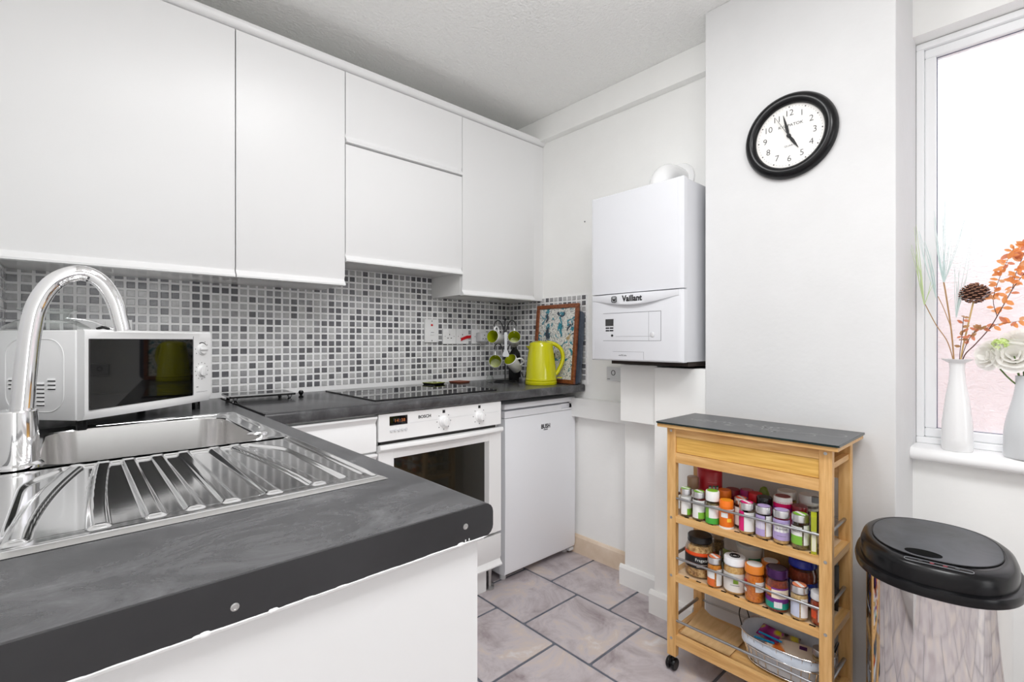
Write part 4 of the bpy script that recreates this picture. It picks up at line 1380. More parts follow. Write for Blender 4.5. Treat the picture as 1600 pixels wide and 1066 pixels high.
for zr in (0.603, 0.397, 0.181):
    obj('guard_rail', T([(CX0 + 0.008, YI0 - 0.004, zr), (CX0 + 0.008, YI1 + 0.004, zr)], 0.0042, seg=10), M_railsteel, cart, True, smooth=60)
    obj('guard_rail', T([(CX1 - 0.012, YI0 - 0.004, zr), (CX1 - 0.012, YI1 + 0.004, zr)], 0.0035, seg=10), M_railsteel, cart, True, smooth=60)
    for y in (CY0 - 0.004, CY1 + 0.004):
        yy = CY0 + 0.016 if y < 0.6 else CY1 - 0.016
        obj('guard_rail', T([(CX0 + 0.010, yy, zr + 0.004), (CX1 - 0.012, yy, zr + 0.004)], 0.0055, seg=10), M_railsteel, cart, True, smooth=60)

gb = thing('glass_chopping_board', 'charcoal glass board with pale floral print on top of the trolley', 'chopping board', (1.655, 0.637, 0.859))
GX0, GX1, GY0, GY1, GZ = 1.512, 1.795, 0.364, 0.912, 0.8592
b = bmesh.new()
loft(b, [[(x, y, GZ) for x, y in rrect(GX0, GX1, GY0, GY1, 0.006, 3)], [(x, y, GZ + 0.005) for x, y in rrect(GX0, GX1, GY0, GY1, 0.006, 3)]])
obj('glass_plate', b, M_boardedge, gb, True)
obj('printed_top', B(GX0 + 0.0015, GX1 - 0.0015, GY0 + 0.0015, GY1 - 0.0015, GZ + 0.0051, GZ + 0.0056), M_boardglass, gb, True)
b = bmesh.new()
zp = GZ + 0.0059
def flat_curve(pts, w):
    P = spline([(x, y, zp) for x, y in pts], 8)
    n = len(P)
    prev = None
    for i in range(n):
        t = (P[min(i + 1, n - 1)] - P[max(i - 1, 0)]).normalized()
        s = Vector((-t.y, t.x, 0))
        ww = w * (0.35 + 0.65 * math.sin(PI * i / (n - 1)))
        cur = (b.verts.new(P[i] + s * ww), b.verts.new(P[i] - s * ww))
        if prev:
            b.faces.new((prev[0], prev[1], cur[1], cur[0]))
        prev = cur
def leaf_flat(x, y, a, l, w):
    pts = []
    for i in range(12):
        t = 2 * PI * i / 12
        u, v = l * math.cos(t), w * math.sin(t)
        pts.append(b.verts.new((x + u * math.cos(a) - v * math.sin(a), y + u * math.sin(a) + v * math.cos(a), zp)))
    b.faces.new(pts)
main = [(1.66, 0.87), (1.64, 0.80), (1.67, 0.74), (1.64, 0.68), (1.66, 0.61), (1.63, 0.55), (1.65, 0.48), (1.655, 0.42)]
flat_curve(main, 0.0022)
rs = random.Random(3)
for k in range(9):
    x, y = main[min(k, 7)] if k < 8 else (1.65, 0.63)
    s = 1 if k % 2 else -1
    r = 0.03 + 0.012 * rs.random()
    pts = []
    for i in range(11):
        t = i / 10
        a = s * (0.4 + 4.6 * t) + PI / 2
        rr = r * (1 - 0.72 * t)
        pts.append((x + s * 0.030 + rr * math.cos(a), y - 0.01 + rr * math.sin(a)))
    flat_curve(pts, 0.0021)
for k in range(30):
    y = rs.uniform(0.44, 0.84)
    x = 1.65 + rs.uniform(-0.06, 0.06) * (1 - abs(y - 0.64) / 0.3)
    leaf_flat(x, y, rs.uniform(0, PI), rs.uniform(0.007, 0.013), rs.uniform(0.003, 0.0055))
for f in b.faces:
    if f.normal.z < 0:
        f.normal_flip()
obj('floral_print', b, M_print, gb, True)

# ---- jars -------------------------------------------------------------------
COLM = {}
def cmat(rgb, rough=0.4, metal=0.0):
    k = (rgb, rough, metal)
    if k not in COLM:
        COLM[k] = mat('print_%d_%d_%d_%d' % (*rgb, int(rough * 100)), srgb(*rgb), rough, metal)
    return COLM[k]
def speck(rgb1, rgb2):
    k = (rgb1, rgb2)
    if k not in COLM:
        COLM[k] = noise_col(mat('spice_%d_%d_%d' % rgb1, srgb(*rgb1), 0.8), [(0.38, srgb(*rgb1)), (0.62, srgb(*rgb2))], nscale=180, detail=2)
    return COLM[k]
SILVER = mat('lid_silver', (0.72, 0.72, 0.73, 1), 0.3, 1.0)
WHITEP = cmat((238, 238, 236))

def band(r, z0, z1, a0, a1, n=14):
    """curved label: angles in degrees, 0 = front (-Y local)"""
    b = bmesh.new()
    prev = None
    for i in range(n + 1):
        a = math.radians(a0 + (a1 - a0) * i / n) - PI / 2
        c = (b.verts.new((r * math.cos(a), r * math.sin(a), z0)), b.verts.new((r * math.cos(a), r * math.sin(a), z1)))
        if prev:
            b.faces.new((prev[0], c[0], c[1], prev[1]))
        prev = c
    return b
def bent_text(s, size, r, z, ang=0, sx=1.0, bold=0.0):
    me = text_mesh(s, size, 0.0002, sx=sx, bold=bold)
    for v in me.vertices:
        a = v.co.x / r + math.radians(ang) - PI / 2
        zz = z + v.co.y
        rr = r + v.co.z
        v.co = (rr * math.cos(a), rr * math.sin(a), zz)
    me.materials.clear()
    return me
def face_cam(x, y, extra=0):
    return math.atan2(-y, -x) + PI / 2 + math.radians(extra)

def jar(label, x, y, z, r, h, lid_h, lid_mat, top_mat=None, content=None, fill=0.7, bands=(), words=(), turn=0, name='spice_jar', cat='jar', group=None,
        neck=0.86, opaque=None, top_mark=None, lid_r=None, shoulder=0.14):
    t = thing(name, label, cat, (x, y, z), face_cam(x, y, turn), group)
    hb = h - lid_h
    prof = [(r * 0.9, 0.0005), (r, 0.004), (r, hb * (1 - shoulder)), (r * neck, hb), (r * neck, hb + lid_h * 0.3)]
    body = lathe(bmesh.new(), prof, 24, cap=True)
    obj('body', body, opaque or M_glass, t, smooth=40)
    if content is not None:
        rc = r - 0.0016
        fz = hb * fill
        c = [(rc * 0.88, 0.003), (rc, 0.006)]
        if fz > hb * (1 - shoulder):
            c += [(rc, hb * (1 - shoulder) - 0.001), (rc * neck + (1 - neck) * rc * max(0, (hb - fz) / (hb * shoulder)), fz), (0, fz)]
        else:
            c += [(rc, fz), (0, fz + 0.001)]
        obj('contents', lathe(bmesh.new(), c, 24), content, t, smooth=40)
    lr = lid_r or r * 0.97
    lid = obj('lid', lathe(bmesh.new(), [(lr, hb + 0.0004), (lr * 1.02, hb + 0.002), (lr * 1.02, hb + lid_h * 0.25), (lr, hb + lid_h * 0.32), (lr, h - 0.003), (lr * 0.95, h - 0.0004), (0, h)], 28), lid_mat, t, smooth=35)
    if top_mat is not None:
        b = disc(bmesh.new(), (0, 0, h - 0.0001), lr * 0.80, 24, 0.0007)
        tp = obj('lid_sticker', b, top_mat, lid)
        if top_mark is not None:
            b = bmesh.new()
            box(b, -lr * 0.22, lr * 0.22, -lr * 0.78, lr * 0.78, h + 0.0006, h + 0.0010)
            b.transform(Matrix.Rotation(math.radians(35), 4, 'Z'))
            obj('lid_stripe', b, top_mark, lid)
    for bz0, bz1, bm_, a0, a1 in bands:
        obj('paper_label', band(r + 0.0004, hb * bz0, hb * bz1, a0, a1), bm_, t, smooth=60)
    for wt, wsz, wz, wa, wmt in words:
        if wt.startswith('='):      # unreadable small print: a thin printed line
            hw = math.degrees(wsz * 0.32 * len(wt) / r)
            obj('small_print', band(r + 0.0007, hb * wz - wsz * 0.12, hb * wz + wsz * 0.12, wa - hw, wa + hw, 8), wmt, t)
        else:
            obj('label_lettering', bent_text(wt, wsz, r + 0.0007, hb * wz, wa), wmt, t)
    return t

GR1 = 'spice jars in the front row of the top shelf'
GRN, LIL, MAG, ORG = cmat((126, 184, 60)), cmat((178, 160, 208)), cmat((222, 30, 120)), cmat((244, 122, 24))
HERB = speck((96, 84, 52), (134, 120, 80))
SAND = speck((200, 160, 104), (222, 186, 132))
DARKSP = speck((60, 44, 34), (104, 80, 58))
REDSP = speck((150, 50, 24), (190, 76, 36))
ORSP = speck((214, 120, 24), (236, 150, 40))
F, MI, BK = 1.567, 1.622, 1.695
lab = lambda c: [(0.12, 0.92, WHITEP, -70, -8), (0.12, 0.40, c, -8, 75), (0.40, 0.92, WHITEP, -8, 75)]
jar('silver-lidded spice jar with green label at the far left of the top shelf', F, 0.828, Z1, 0.0195, 0.095, 0.020, SILVER, GRN, HERB, 0.6, lab(GRN), top_mark=WHITEP, group=GR1, turn=20)
jar('silver-lidded herb jar with green label in front of the pepper grinder', F, 0.780, Z1, 0.0215, 0.095, 0.020, SILVER, GRN, HERB, 0.6, lab(GRN), top_mark=WHITEP, group=GR1)
jar('herb jar with tall white cap and green leaf label on the top shelf', F, 0.734, Z1, 0.0220, 0.108, 0.032, WHITEP, cmat((130, 190, 50)), HERB, 0.9,
    [(0.05, 0.30, cmat((70, 170, 60)), -75, 75), (0.30, 0.85, WHITEP, -30, 75), (0.30, 0.75, GRN, -75, -30)], group=GR1)
jar('orange plastic bottle with white rim in the front row of the top shelf', F, 0.688, Z1, 0.0220, 0.088, 0.022, ORG, cmat((236, 150, 30)), None, 0, [(0.0, 0.10, WHITEP, -85, 85), (0.88, 0.96, WHITEP, -85, 85), (0.55, 0.78, WHITEP, -45, 10), (0.35, 0.52, cmat((252, 200, 60)), 5, 40)], opaque=ORG, group=GR1, neck=0.97)
jar('spice jar with orange striped lid and black label on the top shelf', 1.600, 0.655, Z1, 0.0205, 0.097, 0.020, SILVER, cmat((236, 90, 50)), DARKSP, 0.7, [(0.15, 0.9, WHITEP, -70, 10), (0.15, 0.9, cmat((40, 32, 32)), 10, 60)], top_mark=WHITEP, group=GR1)
jar('spice jar with magenta lid sticker on the top shelf', F, 0.624, Z1, 0.0228, 0.097, 0.021, SILVER, MAG, SAND, 0.7, [(0.15, 0.95, MAG, -75, -22), (0.15, 0.92, WHITEP, -20, 75)], top_mark=WHITEP, group=GR1)
jar('spice jar with lilac lid next to the magenta lidded jar', F, 0.574, Z1, 0.0228, 0.098, 0.021, SILVER, LIL, SAND, 0.7, [(0.15, 0.95, LIL, -75, 8), (0.42, 0.72, WHITEP, -75, 5), (0.15, 0.95, WHITEP, 15, 75)], group=GR1)
jar('spice jar with lilac label reading granules', F, 0.524, Z1, 0.0228, 0.099, 0.021, SILVER, LIL, SAND, 0.75, [(0.18, 0.95, LIL, -80, 80), (0.48, 0.80, WHITEP, -55, 55)],
    [('======', 0.0055, 0.72, 0, M_ink), ('GRANULES', 0.0068, 0.60, 0, M_ink), ('=========', 0.0042, 0.34, 0, M_inkgrey)], group=GR1)
jar('spice jar with green label reading parsley', F, 0.474, Z1, 0.0228, 0.100, 0.021, SILVER, GRN, HERB, 0.75, [(0.2, 0.52, GRN, -80, 12), (0.52, 0.85, WHITEP, -80, 12), (0.2, 0.92, WHITEP, 22, 75)],
    [('PARSLEY', 0.0065, 0.68, -32, M_ink)], top_mark=WHITEP, group=GR1)
def carton(label, x, y, z, w, d, h, m, m2, rz=0, name='food_carton'):
    t = thing(name, label, 'carton', (x, y, z), face_cam(x, y, rz))
    obj('carton', B(-w / 2, w / 2, -d / 2, d / 2, 0, h, bev=0.0008), m, t)
    obj('front_print', B(-w / 2 + 0.0015, w / 2 - 0.0015, -d / 2 - 0.0006, -d / 2 + 0.0003, h * 0.08, h * 0.62), m2, t)
    b = bmesh.new()
    prism(b, [(-d / 2, h + 0.0003), (0, h + 0.009), (d / 2, h + 0.0003)], 'x', -w / 2, w / 2)
    obj('flap', b, m, t)
    return t
carton('narrow lime green carton beside the right front leg', F + 0.002, 0.4395, Z1, 0.014, 0.045, 0.104, cmat((168, 176, 40)), cmat((225, 224, 200)))
carton('narrow white carton tucked behind the right front leg', F + 0.012, 0.4225, Z1, 0.0125, 0.045, 0.080, cmat((232, 230, 236)), cmat((214, 206, 226)))
# pepper grinder
t = thing('pepper_grinder', 'clear pepper grinder with brown cap at the left of the top shelf', 'grinder', (1.625, 0.832, Z1), 0)
obj('body', lathe(bmesh.new(), [(0.018, 0.0005), (0.019, 0.004), (0.018, 0.05), (0.015, 0.075), (0.018, 0.082)], 20), M_glass, t, smooth=40)
obj('peppercorns', lathe(bmesh.new(), [(0.015, 0.004), (0.0165, 0.007), (0.0155, 0.045), (0, 0.047)], 16), speck((40, 32, 28), (120, 96, 72)), t, smooth=40)
obj('cap', lathe(bmesh.new(), [(0.0185, 0.0825), (0.0195, 0.085), (0.0195, 0.120), (0.017, 0.1235), (0, 0.1235)], 20), cmat((150, 120, 96), 0.3), t, smooth=40)
# big red tin
t = thing('red_tin', 'tall red drum of seasoning at the back of the top shelf', 'tin', (1.690, 0.802, Z1), face_cam(1.69, 0.80))
RT = cmat((176, 18, 32), 0.35)
obj('body', lathe(bmesh.new(), [(0.0410, 0.0005), (0.0415, 0.003), (0.0415, 0.142), (0.040, 0.144)], 36), RT, t, smooth=40)
obj('lid', lathe(bmesh.new(), [(0.0425, 0.1445), (0.043, 0.147), (0.043, 0.158), (0.041, 0.160), (0, 0.160)], 36), RT, t, smooth=40)
for k, c in enumerate(((30, 60, 66), (24, 120, 84), (20, 110, 80))):
    obj('picture_print', band(0.0419, 0.072, 0.096, -4 + 17 * k, 8 + 17 * k, 4), cmat(c), t)
    obj('picture_print', band(0.0420, 0.084, 0.091, -4 + 17 * k, 8 + 17 * k, 4), cmat((210, 220, 214)), t)
obj('small_print', band(0.0419, 0.1045, 0.1062, -8, 34, 8), cmat((220, 130, 130)), t)
jar('orange bottle with black band behind the front row of the top shelf', 1.640, 0.726, Z1, 0.0215, 0.098, 0.024, ORG, None, None, 0, [(0.86, 0.97, M_dark, -90, 90)], opaque=ORG, neck=0.97)
jar('dark red tub lid at the back of the top shelf', BK, 0.722, Z1, 0.024, 0.090, 0.022, cmat((140, 20, 40)), None, None, 0, [], opaque=cmat((120, 16, 34)), name='spice_tub', cat='tub', neck=0.97)
jar('magenta tub at the back of the top shelf', BK, 0.675, Z1, 0.0215, 0.098, 0.026, cmat((170, 30, 110)), cmat((190, 120, 130)), None, 0, [], opaque=cmat((170, 30, 110)), name='spice_tub', cat='tub', neck=0.97)
jar('jar with bright red cap and pale printed label on the top shelf', 1.660, 0.634, Z1, 0.0215, 0.104, 0.028, cmat((206, 20, 36)), None, DARKSP, 0.8, [(0.4, 0.95, cmat((236, 224, 200)), -75, 20), (0.4, 0.9, ORG, 20, 50)], neck=0.97)
jar('jar with glossy black lid in the middle of the top shelf', 1.628, 0.594, Z1, 0.0235, 0.108, 0.036, cmat((28, 28, 30), 0.15), None, DARKSP, 0.8, [(0.2, 0.9, cmat((40, 40, 42)), -80, 80)], neck=0.97)
jar('hot pink tub with maroon lid in the middle of the top shelf', 1.630, 0.541, Z1, 0.0265, 0.122, 0.020, WHITEP, cmat((140, 36, 44), 0.3), None, 0, [(0.78, 0.90, cmat((160, 40, 150)), -90, 90), (0.70, 0.74, ORG, -90, 90)], [('=====', 0.009, 0.52, 0, cmat((170, 10, 80)))], opaque=cmat((236, 20, 108)), name='spice_tub', cat='tub', neck=0.985)
jar('jar with rounded dark red glossy lid right of the pink tub', 1.618, 0.490, Z1, 0.0222, 0.108, 0.030, cmat((120, 20, 30), 0.15), None, DARKSP, 0.5, [], neck=0.95)
jar('clear tub with white lid behind the pink tub', 1.700, 0.552, Z1, 0.0285, 0.122, 0.024, cmat((225, 225, 222)), None, speck((190, 150, 70), (214, 180, 100)), 0.95, [], name='spice_tub', cat='tub', neck=0.97)
jar('tub with white lid and black label at the back right of the top shelf', 1.695, 0.489, Z1, 0.0270, 0.126, 0.026, cmat((215, 215, 213)), None, None, 0, [(0.1, 0.8, M_dark, -10, 80), (0.88, 0.96, cmat((90, 80, 70)), -90, 90)], opaque=cmat((205, 200, 190)), name='spice_tub', cat='tub', neck=0.97)
t = thing('glass_bottle', 'clear bottle with grey cap beside the white tubs', 'bottle', (1.622, 0.450, Z1), 0)
obj('body', lathe(bmesh.new(), [(0.016, 0.0005), (0.017, 0.004), (0.017, 0.09), (0.009, 0.115), (0.009, 0.125)], 18), M_glass, t, smooth=40)
obj('cap', lathe(bmesh.new(), [(0.010, 0.1252), (0.010, 0.142), (0, 0.143)], 14), cmat((120, 124, 128)), t, smooth=40)
t = thing('green_packet', 'crumpled olive green packet lying across the back jars', 'packet', (1.715, 0.628, Z1), 0)
b = bmesh.new()
bmesh.ops.create_uvsphere(b, u_segments=14, v_segments=8, radius=1, matrix=Matrix.Translation((0, 0, 0.058)) @ Matrix.Diagonal((0.014, 0.021, 0.058, 1)))
for v in b.verts:
    v.co += Vector((random.uniform(-1, 1), random.uniform(-1, 1), random.uniform(-1, 1))) * 0.002
obj('bag', b, cmat((120, 140, 40), 0.3), t, smooth=60)

# shelf two
NUT = noise_col(mat('peanuts', srgb(206, 160, 100), 0.6), [(0.35, srgb(150, 104, 58)), (0.5, srgb(206, 162, 104)), (0.65, srgb(232, 196, 142))], nscale=75, detail=2, bump=0.6, bscale=75, dist=0.01)
jar('large jar of peanuts with black lid and orange band on the middle shelf', 1.613, 0.800, Z2, 0.0485, 0.136, 0.022, cmat((26, 26, 28), 0.3), None, NUT, 0.93,
    [(0.30, 0.68, cmat((26, 26, 28)), -90, 90), (0.66, 0.77, cmat((236, 84, 30)), -90, 90)],
    [('Fragata', 0.014, 0.56, 5, cmat((236, 240, 236))), ('==========', 0.0065, 0.43, 5, cmat((220, 220, 216))), ('======', 0.0065, 0.36, 2, cmat((220, 220, 216)))], neck=0.80, shoulder=0.2, lid_r=0.040, name='peanut_jar')
jar('tall glass jar of brown grain behind the peanut jar', 1.708, 0.780, Z2, 0.0215, 0.122, 0.018, cmat((176, 150, 120)), None, speck((120, 90, 54), (176, 140, 92)), 0.9, [], name='glass_jar')
jar('low jar with plain silver lid behind the small orange spice jar', 1.672, 0.733, Z2, 0.0245, 0.080, 0.018, SILVER, None, speck((110, 110, 100), (150, 150, 140)), 0.7, [(0.2, 0.8, cmat((210, 214, 206)), -60, 60)])
jar('small spice jar of orange powder with orange striped lid on the middle shelf', F, 0.727, Z2, 0.0225, 0.097, 0.020, SILVER, cmat((236, 130, 84)), ORSP, 0.95, [(0.1, 0.4, cmat((226, 110, 50)), -80, 0), (0.4, 0.75, WHITEP, -80, 0), (0.12, 0.8, WHITEP, 14, 75)], top_mark=WHITEP)
jar('wide jar with white lid and black round logo on the middle shelf', 1.580, 0.667, Z2, 0.0330, 0.114, 0.024, cmat((236, 237, 240)), None, speck((214, 160, 90), (232, 190, 124)), 0.97, [(0.12, 0.76, cmat((228, 224, 218)), -90, 90), (0.42, 0.60, cmat((130, 168, 40)), -8, 18)], [('=======', 0.006, 0.36, 0, M_inkgrey)], neck=0.95, name='nut_butter_jar')
b = bmesh.new()
tube(b, [(1.580 + 0.014 * math.cos(2 * PI * i / 24), 0.667 + 0.014 * math.sin(2 * PI * i / 24), Z2 + 0.1145) for i in range(24)], 0.0022, seg=6, closed=True)
tube(b, [(1.580 + 0.008 * math.cos(2 * PI * i / 18), 0.667 + 0.008 * math.sin(2 * PI * i / 18), Z2 + 0.1145) for i in range(18)], 0.0018, seg=6, closed=True)
_j = [o for o in COL.objects if o.name.startswith('nut_butter_jar')][0]
obj('lid_logo', b, M_ink, _j, True)
OJ = speck((206, 100, 16), (228, 128, 30))
jar('orange sauce jar with orange lid and white logo in front', 1.572, 0.603, Z2, 0.0285, 0.112, 0.024, cmat((222, 128, 40), 0.3), WHITEP, OJ, 0.95, [(0.42, 0.76, WHITEP, 5, 85), (0.55, 0.76, cmat((190, 30, 40)), -85, -45), (0.34, 0.46, WHITEP, -85, -50)], [('======', 0.006, 0.62, 40, M_inkgrey)], neck=0.82, name='sauce_jar', shoulder=0.18)
jar('orange sauce jar with orange lid half hidden behind the purple-lidded jar', 1.635, 0.578, Z2, 0.0270, 0.112, 0.022, cmat((214, 122, 44), 0.3), WHITEP, OJ, 0.95, [(0.4, 0.7, WHITEP, -40, 60)], neck=0.82, name='sauce_jar', shoulder=0.18)
jar('chutney jar with metallic purple lid and fruit label', 1.572, 0.538, Z2, 0.0310, 0.124, 0.026, cmat((70, 34, 84), 0.2, 0.6), cmat((110, 100, 116), 0.3, 0.8), speck((110, 34, 20), (150, 60, 24)), 0.95,
    [(0.50, 0.74, cmat((222, 120, 60)), -85, -30), (0.54, 0.66, cmat((224, 200, 60)), -75, -45), (0.44, 0.70, cmat((240, 224, 204)), -28, 70), (0.70, 0.75, cmat((120, 50, 140)), -30, 80), (0.30, 0.44, cmat((110, 40, 130)), -85, 85), (0.12, 0.30, cmat((20, 150, 130)), -85, 85), (0.16, 0.34, cmat((225, 225, 225)), -15, 25)], neck=0.84, name='chutney_jar', shoulder=0.16)
jar('large jar of red sauce with blue lid and blue label', 1.655, 0.494, Z2, 0.0385, 0.146, 0.026, cmat((40, 52, 160), 0.25), None, speck((120, 40, 18), (150, 60, 28)), 0.92,
    [(0.22, 0.66, cmat((30, 60, 170)), -90, 90), (0.26, 0.64, cmat((225, 226, 232)), -60, -8)], [('W', 0.012, 0.54, 32, cmat((240, 240, 246)))], neck=0.85, name='sauce_jar', shoulder=0.16)
jar('spice jar with peach striped lid below the blue-lidded jar', F, 0.476, Z2, 0.0232, 0.097, 0.020, SILVER, cmat((232, 140, 100)), SAND, 0.95, [(0.15, 0.85, WHITEP, 8, 60), (0.15, 0.7, cmat((200, 206, 226)), -70, 0)], top_mark=WHITEP)
jar('spice jar with orange logo tucked behind the right front leg', F + 0.008, 0.427, Z2, 0.0225, 0.092, 0.020, cmat((214, 214, 216)), None, REDSP, 0.95, [(0.2, 0.7, WHITEP, -10, 70), (0.3, 0.6, cmat((226, 80, 30)), -60, -20)])
t = thing('linseed_tub', 'white tub with green logo at the back of the middle shelf', 'tub', (1.690, 0.664, Z2), face_cam(1.69, 0.664))
obj('body', lathe(bmesh.new(), [(0.034, 0.0005), (0.035, 0.003), (0.040, 0.112), (0.040, 0.116)], 30), cmat((222, 216, 206)), t, smooth=40)
obj('lid', lathe(bmesh.new(), [(0.0415, 0.1165), (0.0415, 0.124), (0.038, 0.128), (0.036, 0.126), (0, 0.126)], 30), cmat((200, 204, 200)), t, smooth=40)
obj('logo_print', band(0.0394, 0.068, 0.088, -5, 55), cmat((24, 130, 80)), t)
obj('label_lettering', bent_text('A.Vogel', 0.010, 0.0398, 0.078, 26), cmat((238, 240, 238)), t)
obj('small_print', band(0.0388, 0.052, 0.056, 4, 48, 8), M_inkgrey, t)
t = thing('olive_pouch', 'olive green pouch leaning behind the white-lidded jar', 'packet', (1.640, 0.706, Z2), face_cam(1.64, 0.7))
b = bmesh.new()
loft(b, [[(-0.02, 0.006, 0), (0.02, 0.006, 0), (0.02, -0.006, 0), (-0.02, -0.006, 0)], [(-0.022, 0.011, 0.04), (0.022, 0.011, 0.04), (0.022, -0.011, 0.04), (-0.022, -0.011, 0.04)], [(-0.024, 0.003, 0.104), (0.016, 0.003, 0.094), (0.016, 0.000, 0.094), (-0.024, 0.000, 0.104)]])
obj('bag', b, cmat((110, 120, 50), 0.3), t, smooth=50)
t = thing('brown_packet', 'brown paper packet at the back of the middle shelf', 'packet', (1.708, 0.586, Z2), face_cam(1.7, 0.586))
b = bmesh.new()
loft(b, [[(-0.032, 0.012, 0), (0.032, 0.012, 0), (0.032, -0.012, 0), (-0.032, -0.012, 0)], [(-0.035, 0.017, 0.06), (0.035, 0.017, 0.06), (0.035, -0.017, 0.06), (-0.035, -0.017, 0.06)], [(-0.036, 0.003, 0.150), (0.036, 0.003, 0.146), (0.036, -0.002, 0.146), (-0.036, -0.002, 0.150)]])
obj('bag', b, noise_col(mat('brown_bag', srgb(150, 112, 62), 0.5), [(0.3, srgb(110, 78, 40)), (0.7, srgb(186, 146, 88))], nscale=22), t, smooth=50)
t = thing('dark_pouch', 'black pouch with yellow edge behind the right front leg', 'packet', (1.690, 0.428, Z2), face_cam(1.69, 0.43))
b = bmesh.new()
loft(b, [[(-0.018, 0.006, 0), (0.018, 0.006, 0), (0.018, -0.006, 0), (-0.018, -0.006, 0)], [(-0.02, 0.012, 0.05), (0.02, 0.012, 0.05), (0.02, -0.012, 0.05), (-0.02, -0.012, 0.05)], [(-0.02, 0.002, 0.13), (0.02, 0.002, 0.135), (0.02, -0.002, 0.135), (-0.02, -0.002, 0.13)]])
obj('bag', b, cmat((40, 36, 34), 0.25), t, smooth=50)
obj('edge_print', B(-0.0215, -0.0135, -0.0135, -0.0105, 0.035, 0.07), cmat((220, 180, 40)), t)

# bottom shelf: card, basket, packets
t = thing('brown_card_sheet', 'sheet of brown card on the left of the bottom shelf', 'card', (1.64, 0.74, Z3))
b = bmesh.new()
N = 14
lp = []
for i in range(N + 1):
    y = 0.676 + 0.168 * i / N
    x0, x1 = 1.560, 1.722
    lift = 0.030 * max(0, (i / N - 0.55) / 0.45) ** 2
    wob = 0.002 * math.sin(i * 1.7)
    lp.append([(x0, y, Z3 + 0.0005 + wob * 0.2 + 0.0006), (x1, y, Z3 + 0.0025 + lift), (x1, y, Z3 + 0.0035 + lift), (x0, y, Z3 + 0.002 + wob * 0.2)])
loft(b, lp)
obj('card', b, M_card, t, True, smooth=60)

bx, by = 1.640, 0.535
def oval(a, c, z, n=36, e=2.6, wob=0.0):
    pts = []
    for i in range(n):
        th = 2 * PI * i / n
        cs, sn = math.cos(th), math.sin(th)
        pts.append((bx + a * math.copysign(abs(cs) ** (2 / e), cs), by + c * math.copysign(abs(sn) ** (2 / e), sn), z + wob * math.sin(5 * th)))
    return pts
bs = thing('wire_basket', 'oval wire basket lined with pale blue cloth on the bottom shelf', 'basket', (bx, by, Z3))
M_lin = noise_col(mat('blue_grey_lining', srgb(176, 186, 196), 0.8), [(0.3, srgb(190, 200, 214)), (0.7, srgb(218, 226, 236))], nscale=14)
BH = 0.088
b = bmesh.new()
loft(b, [oval(0.064, 0.105, Z3 + 0.006), oval(0.066, 0.108, Z3 + 0.010), oval(0.078, 0.122, Z3 + BH, wob=0.001), oval(0.081, 0.125, Z3 + BH + 0.002, wob=0.001), oval(0.083, 0.127, Z3 + BH - 0.003, wob=0.001),
         oval(0.0825, 0.1262, Z3 + BH - 0.026, wob=0.003)], True, False)
b2 = b
obj('cloth_lining', b2, M_lin, bs, True, smooth=60)
for z, a, c in ((Z3 + 0.003, 0.066, 0.108), (Z3 + BH - 0.030, 0.081, 0.125), (Z3 + BH + 0.004, 0.0845, 0.1285)):
    obj('hoop', T(oval(a, c, z), 0.0022, seg=8, closed=True), M_chrome, bs, True, smooth=60)
o0, o1 = oval(0.066, 0.108, Z3 + 0.003, 28), oval(0.0845, 0.1285, Z3 + BH + 0.003, 28)
for i in range(0, 28):
    obj('upright_wire', T([o0[i], o1[i]], 0.0012, seg=6), M_chrome, bs, True, smooth=60)
for s in (1, -1):
    ye = by + s * 0.128
    hp = spline([(bx - 0.030, ye - s * 0.006, Z3 + BH + 0.003), (bx - 0.026, ye + s * 0.004, Z3 + BH + 0.035), (bx, ye + s * 0.007, Z3 + BH + 0.050), (bx + 0.026, ye + s * 0.004, Z3 + BH + 0.035), (bx + 0.030, ye - s * 0.006, Z3 + BH + 0.003)], 6)
    obj('carry_loop', T(hp, 0.002, seg=8), M_wire, bs, True, smooth=60)
def pillow(label, x, y, z, sx, sy, sz, rz, tilt, m, name='food_packet', tone=None):
    t = thing(name, label, 'packet')
    t.matrix_basis = Matrix.Translation((x, y, z)) @ Matrix.Rotation(rz, 4, 'Z') @ Matrix.Rotation(tilt, 4, 'Y')
    b = bmesh.new()
    n = 12
    g = {}
    for top in (1, -1):
        for i in range(n + 1):
            for j in range(n + 1):
                u, v = i / n * 2 - 1, j / n * 2 - 1
                hh = sz * (max(0, (1 - u ** 4) * (1 - v ** 4))) ** 0.6
                hh += 0.0008 * math.sin(7 * u + 3 * v) * (1 - abs(u)) * (1 - abs(v))
                edge = i in (0, n) or j in (0, n)
                if edge and top == -1:
                    g[top, i, j] = g[1, i, j]
                else:
                    g[top, i, j] = b.verts.new((u * sx, v * sy, top * hh))
        for i in range(n):
            for j in range(n):
                q = (g[top, i, j], g[top, i + 1, j], g[top, i + 1, j + 1], g[top, i, j + 1])
                b.faces.new(q if top == 1 else tuple(reversed(q)))
    obj('bag', b, m, t, smooth=60)
    return t
M_beige = noise_col(mat('beige_packet', srgb(226, 210, 190), 0.35), [(0.42, srgb(230, 214, 196)), (0.58, srgb(222, 204, 184))], nscale=12)
M_orangeprint = noise_col(mat('orange_print_packet', srgb(220, 110, 50), 0.35), [(0.40, srgb(200, 50, 30)), (0.50, srgb(232, 140, 60)), (0.60, srgb(236, 218, 200))], nscale=26, detail=1)
M_purple = noise_col(mat('purple_packet', srgb(140, 40, 120), 0.25), [(0.40, srgb(120, 28, 104)), (0.55, srgb(170, 60, 150)), (0.66, srgb(214, 204, 40))], nscale=24, detail=1)
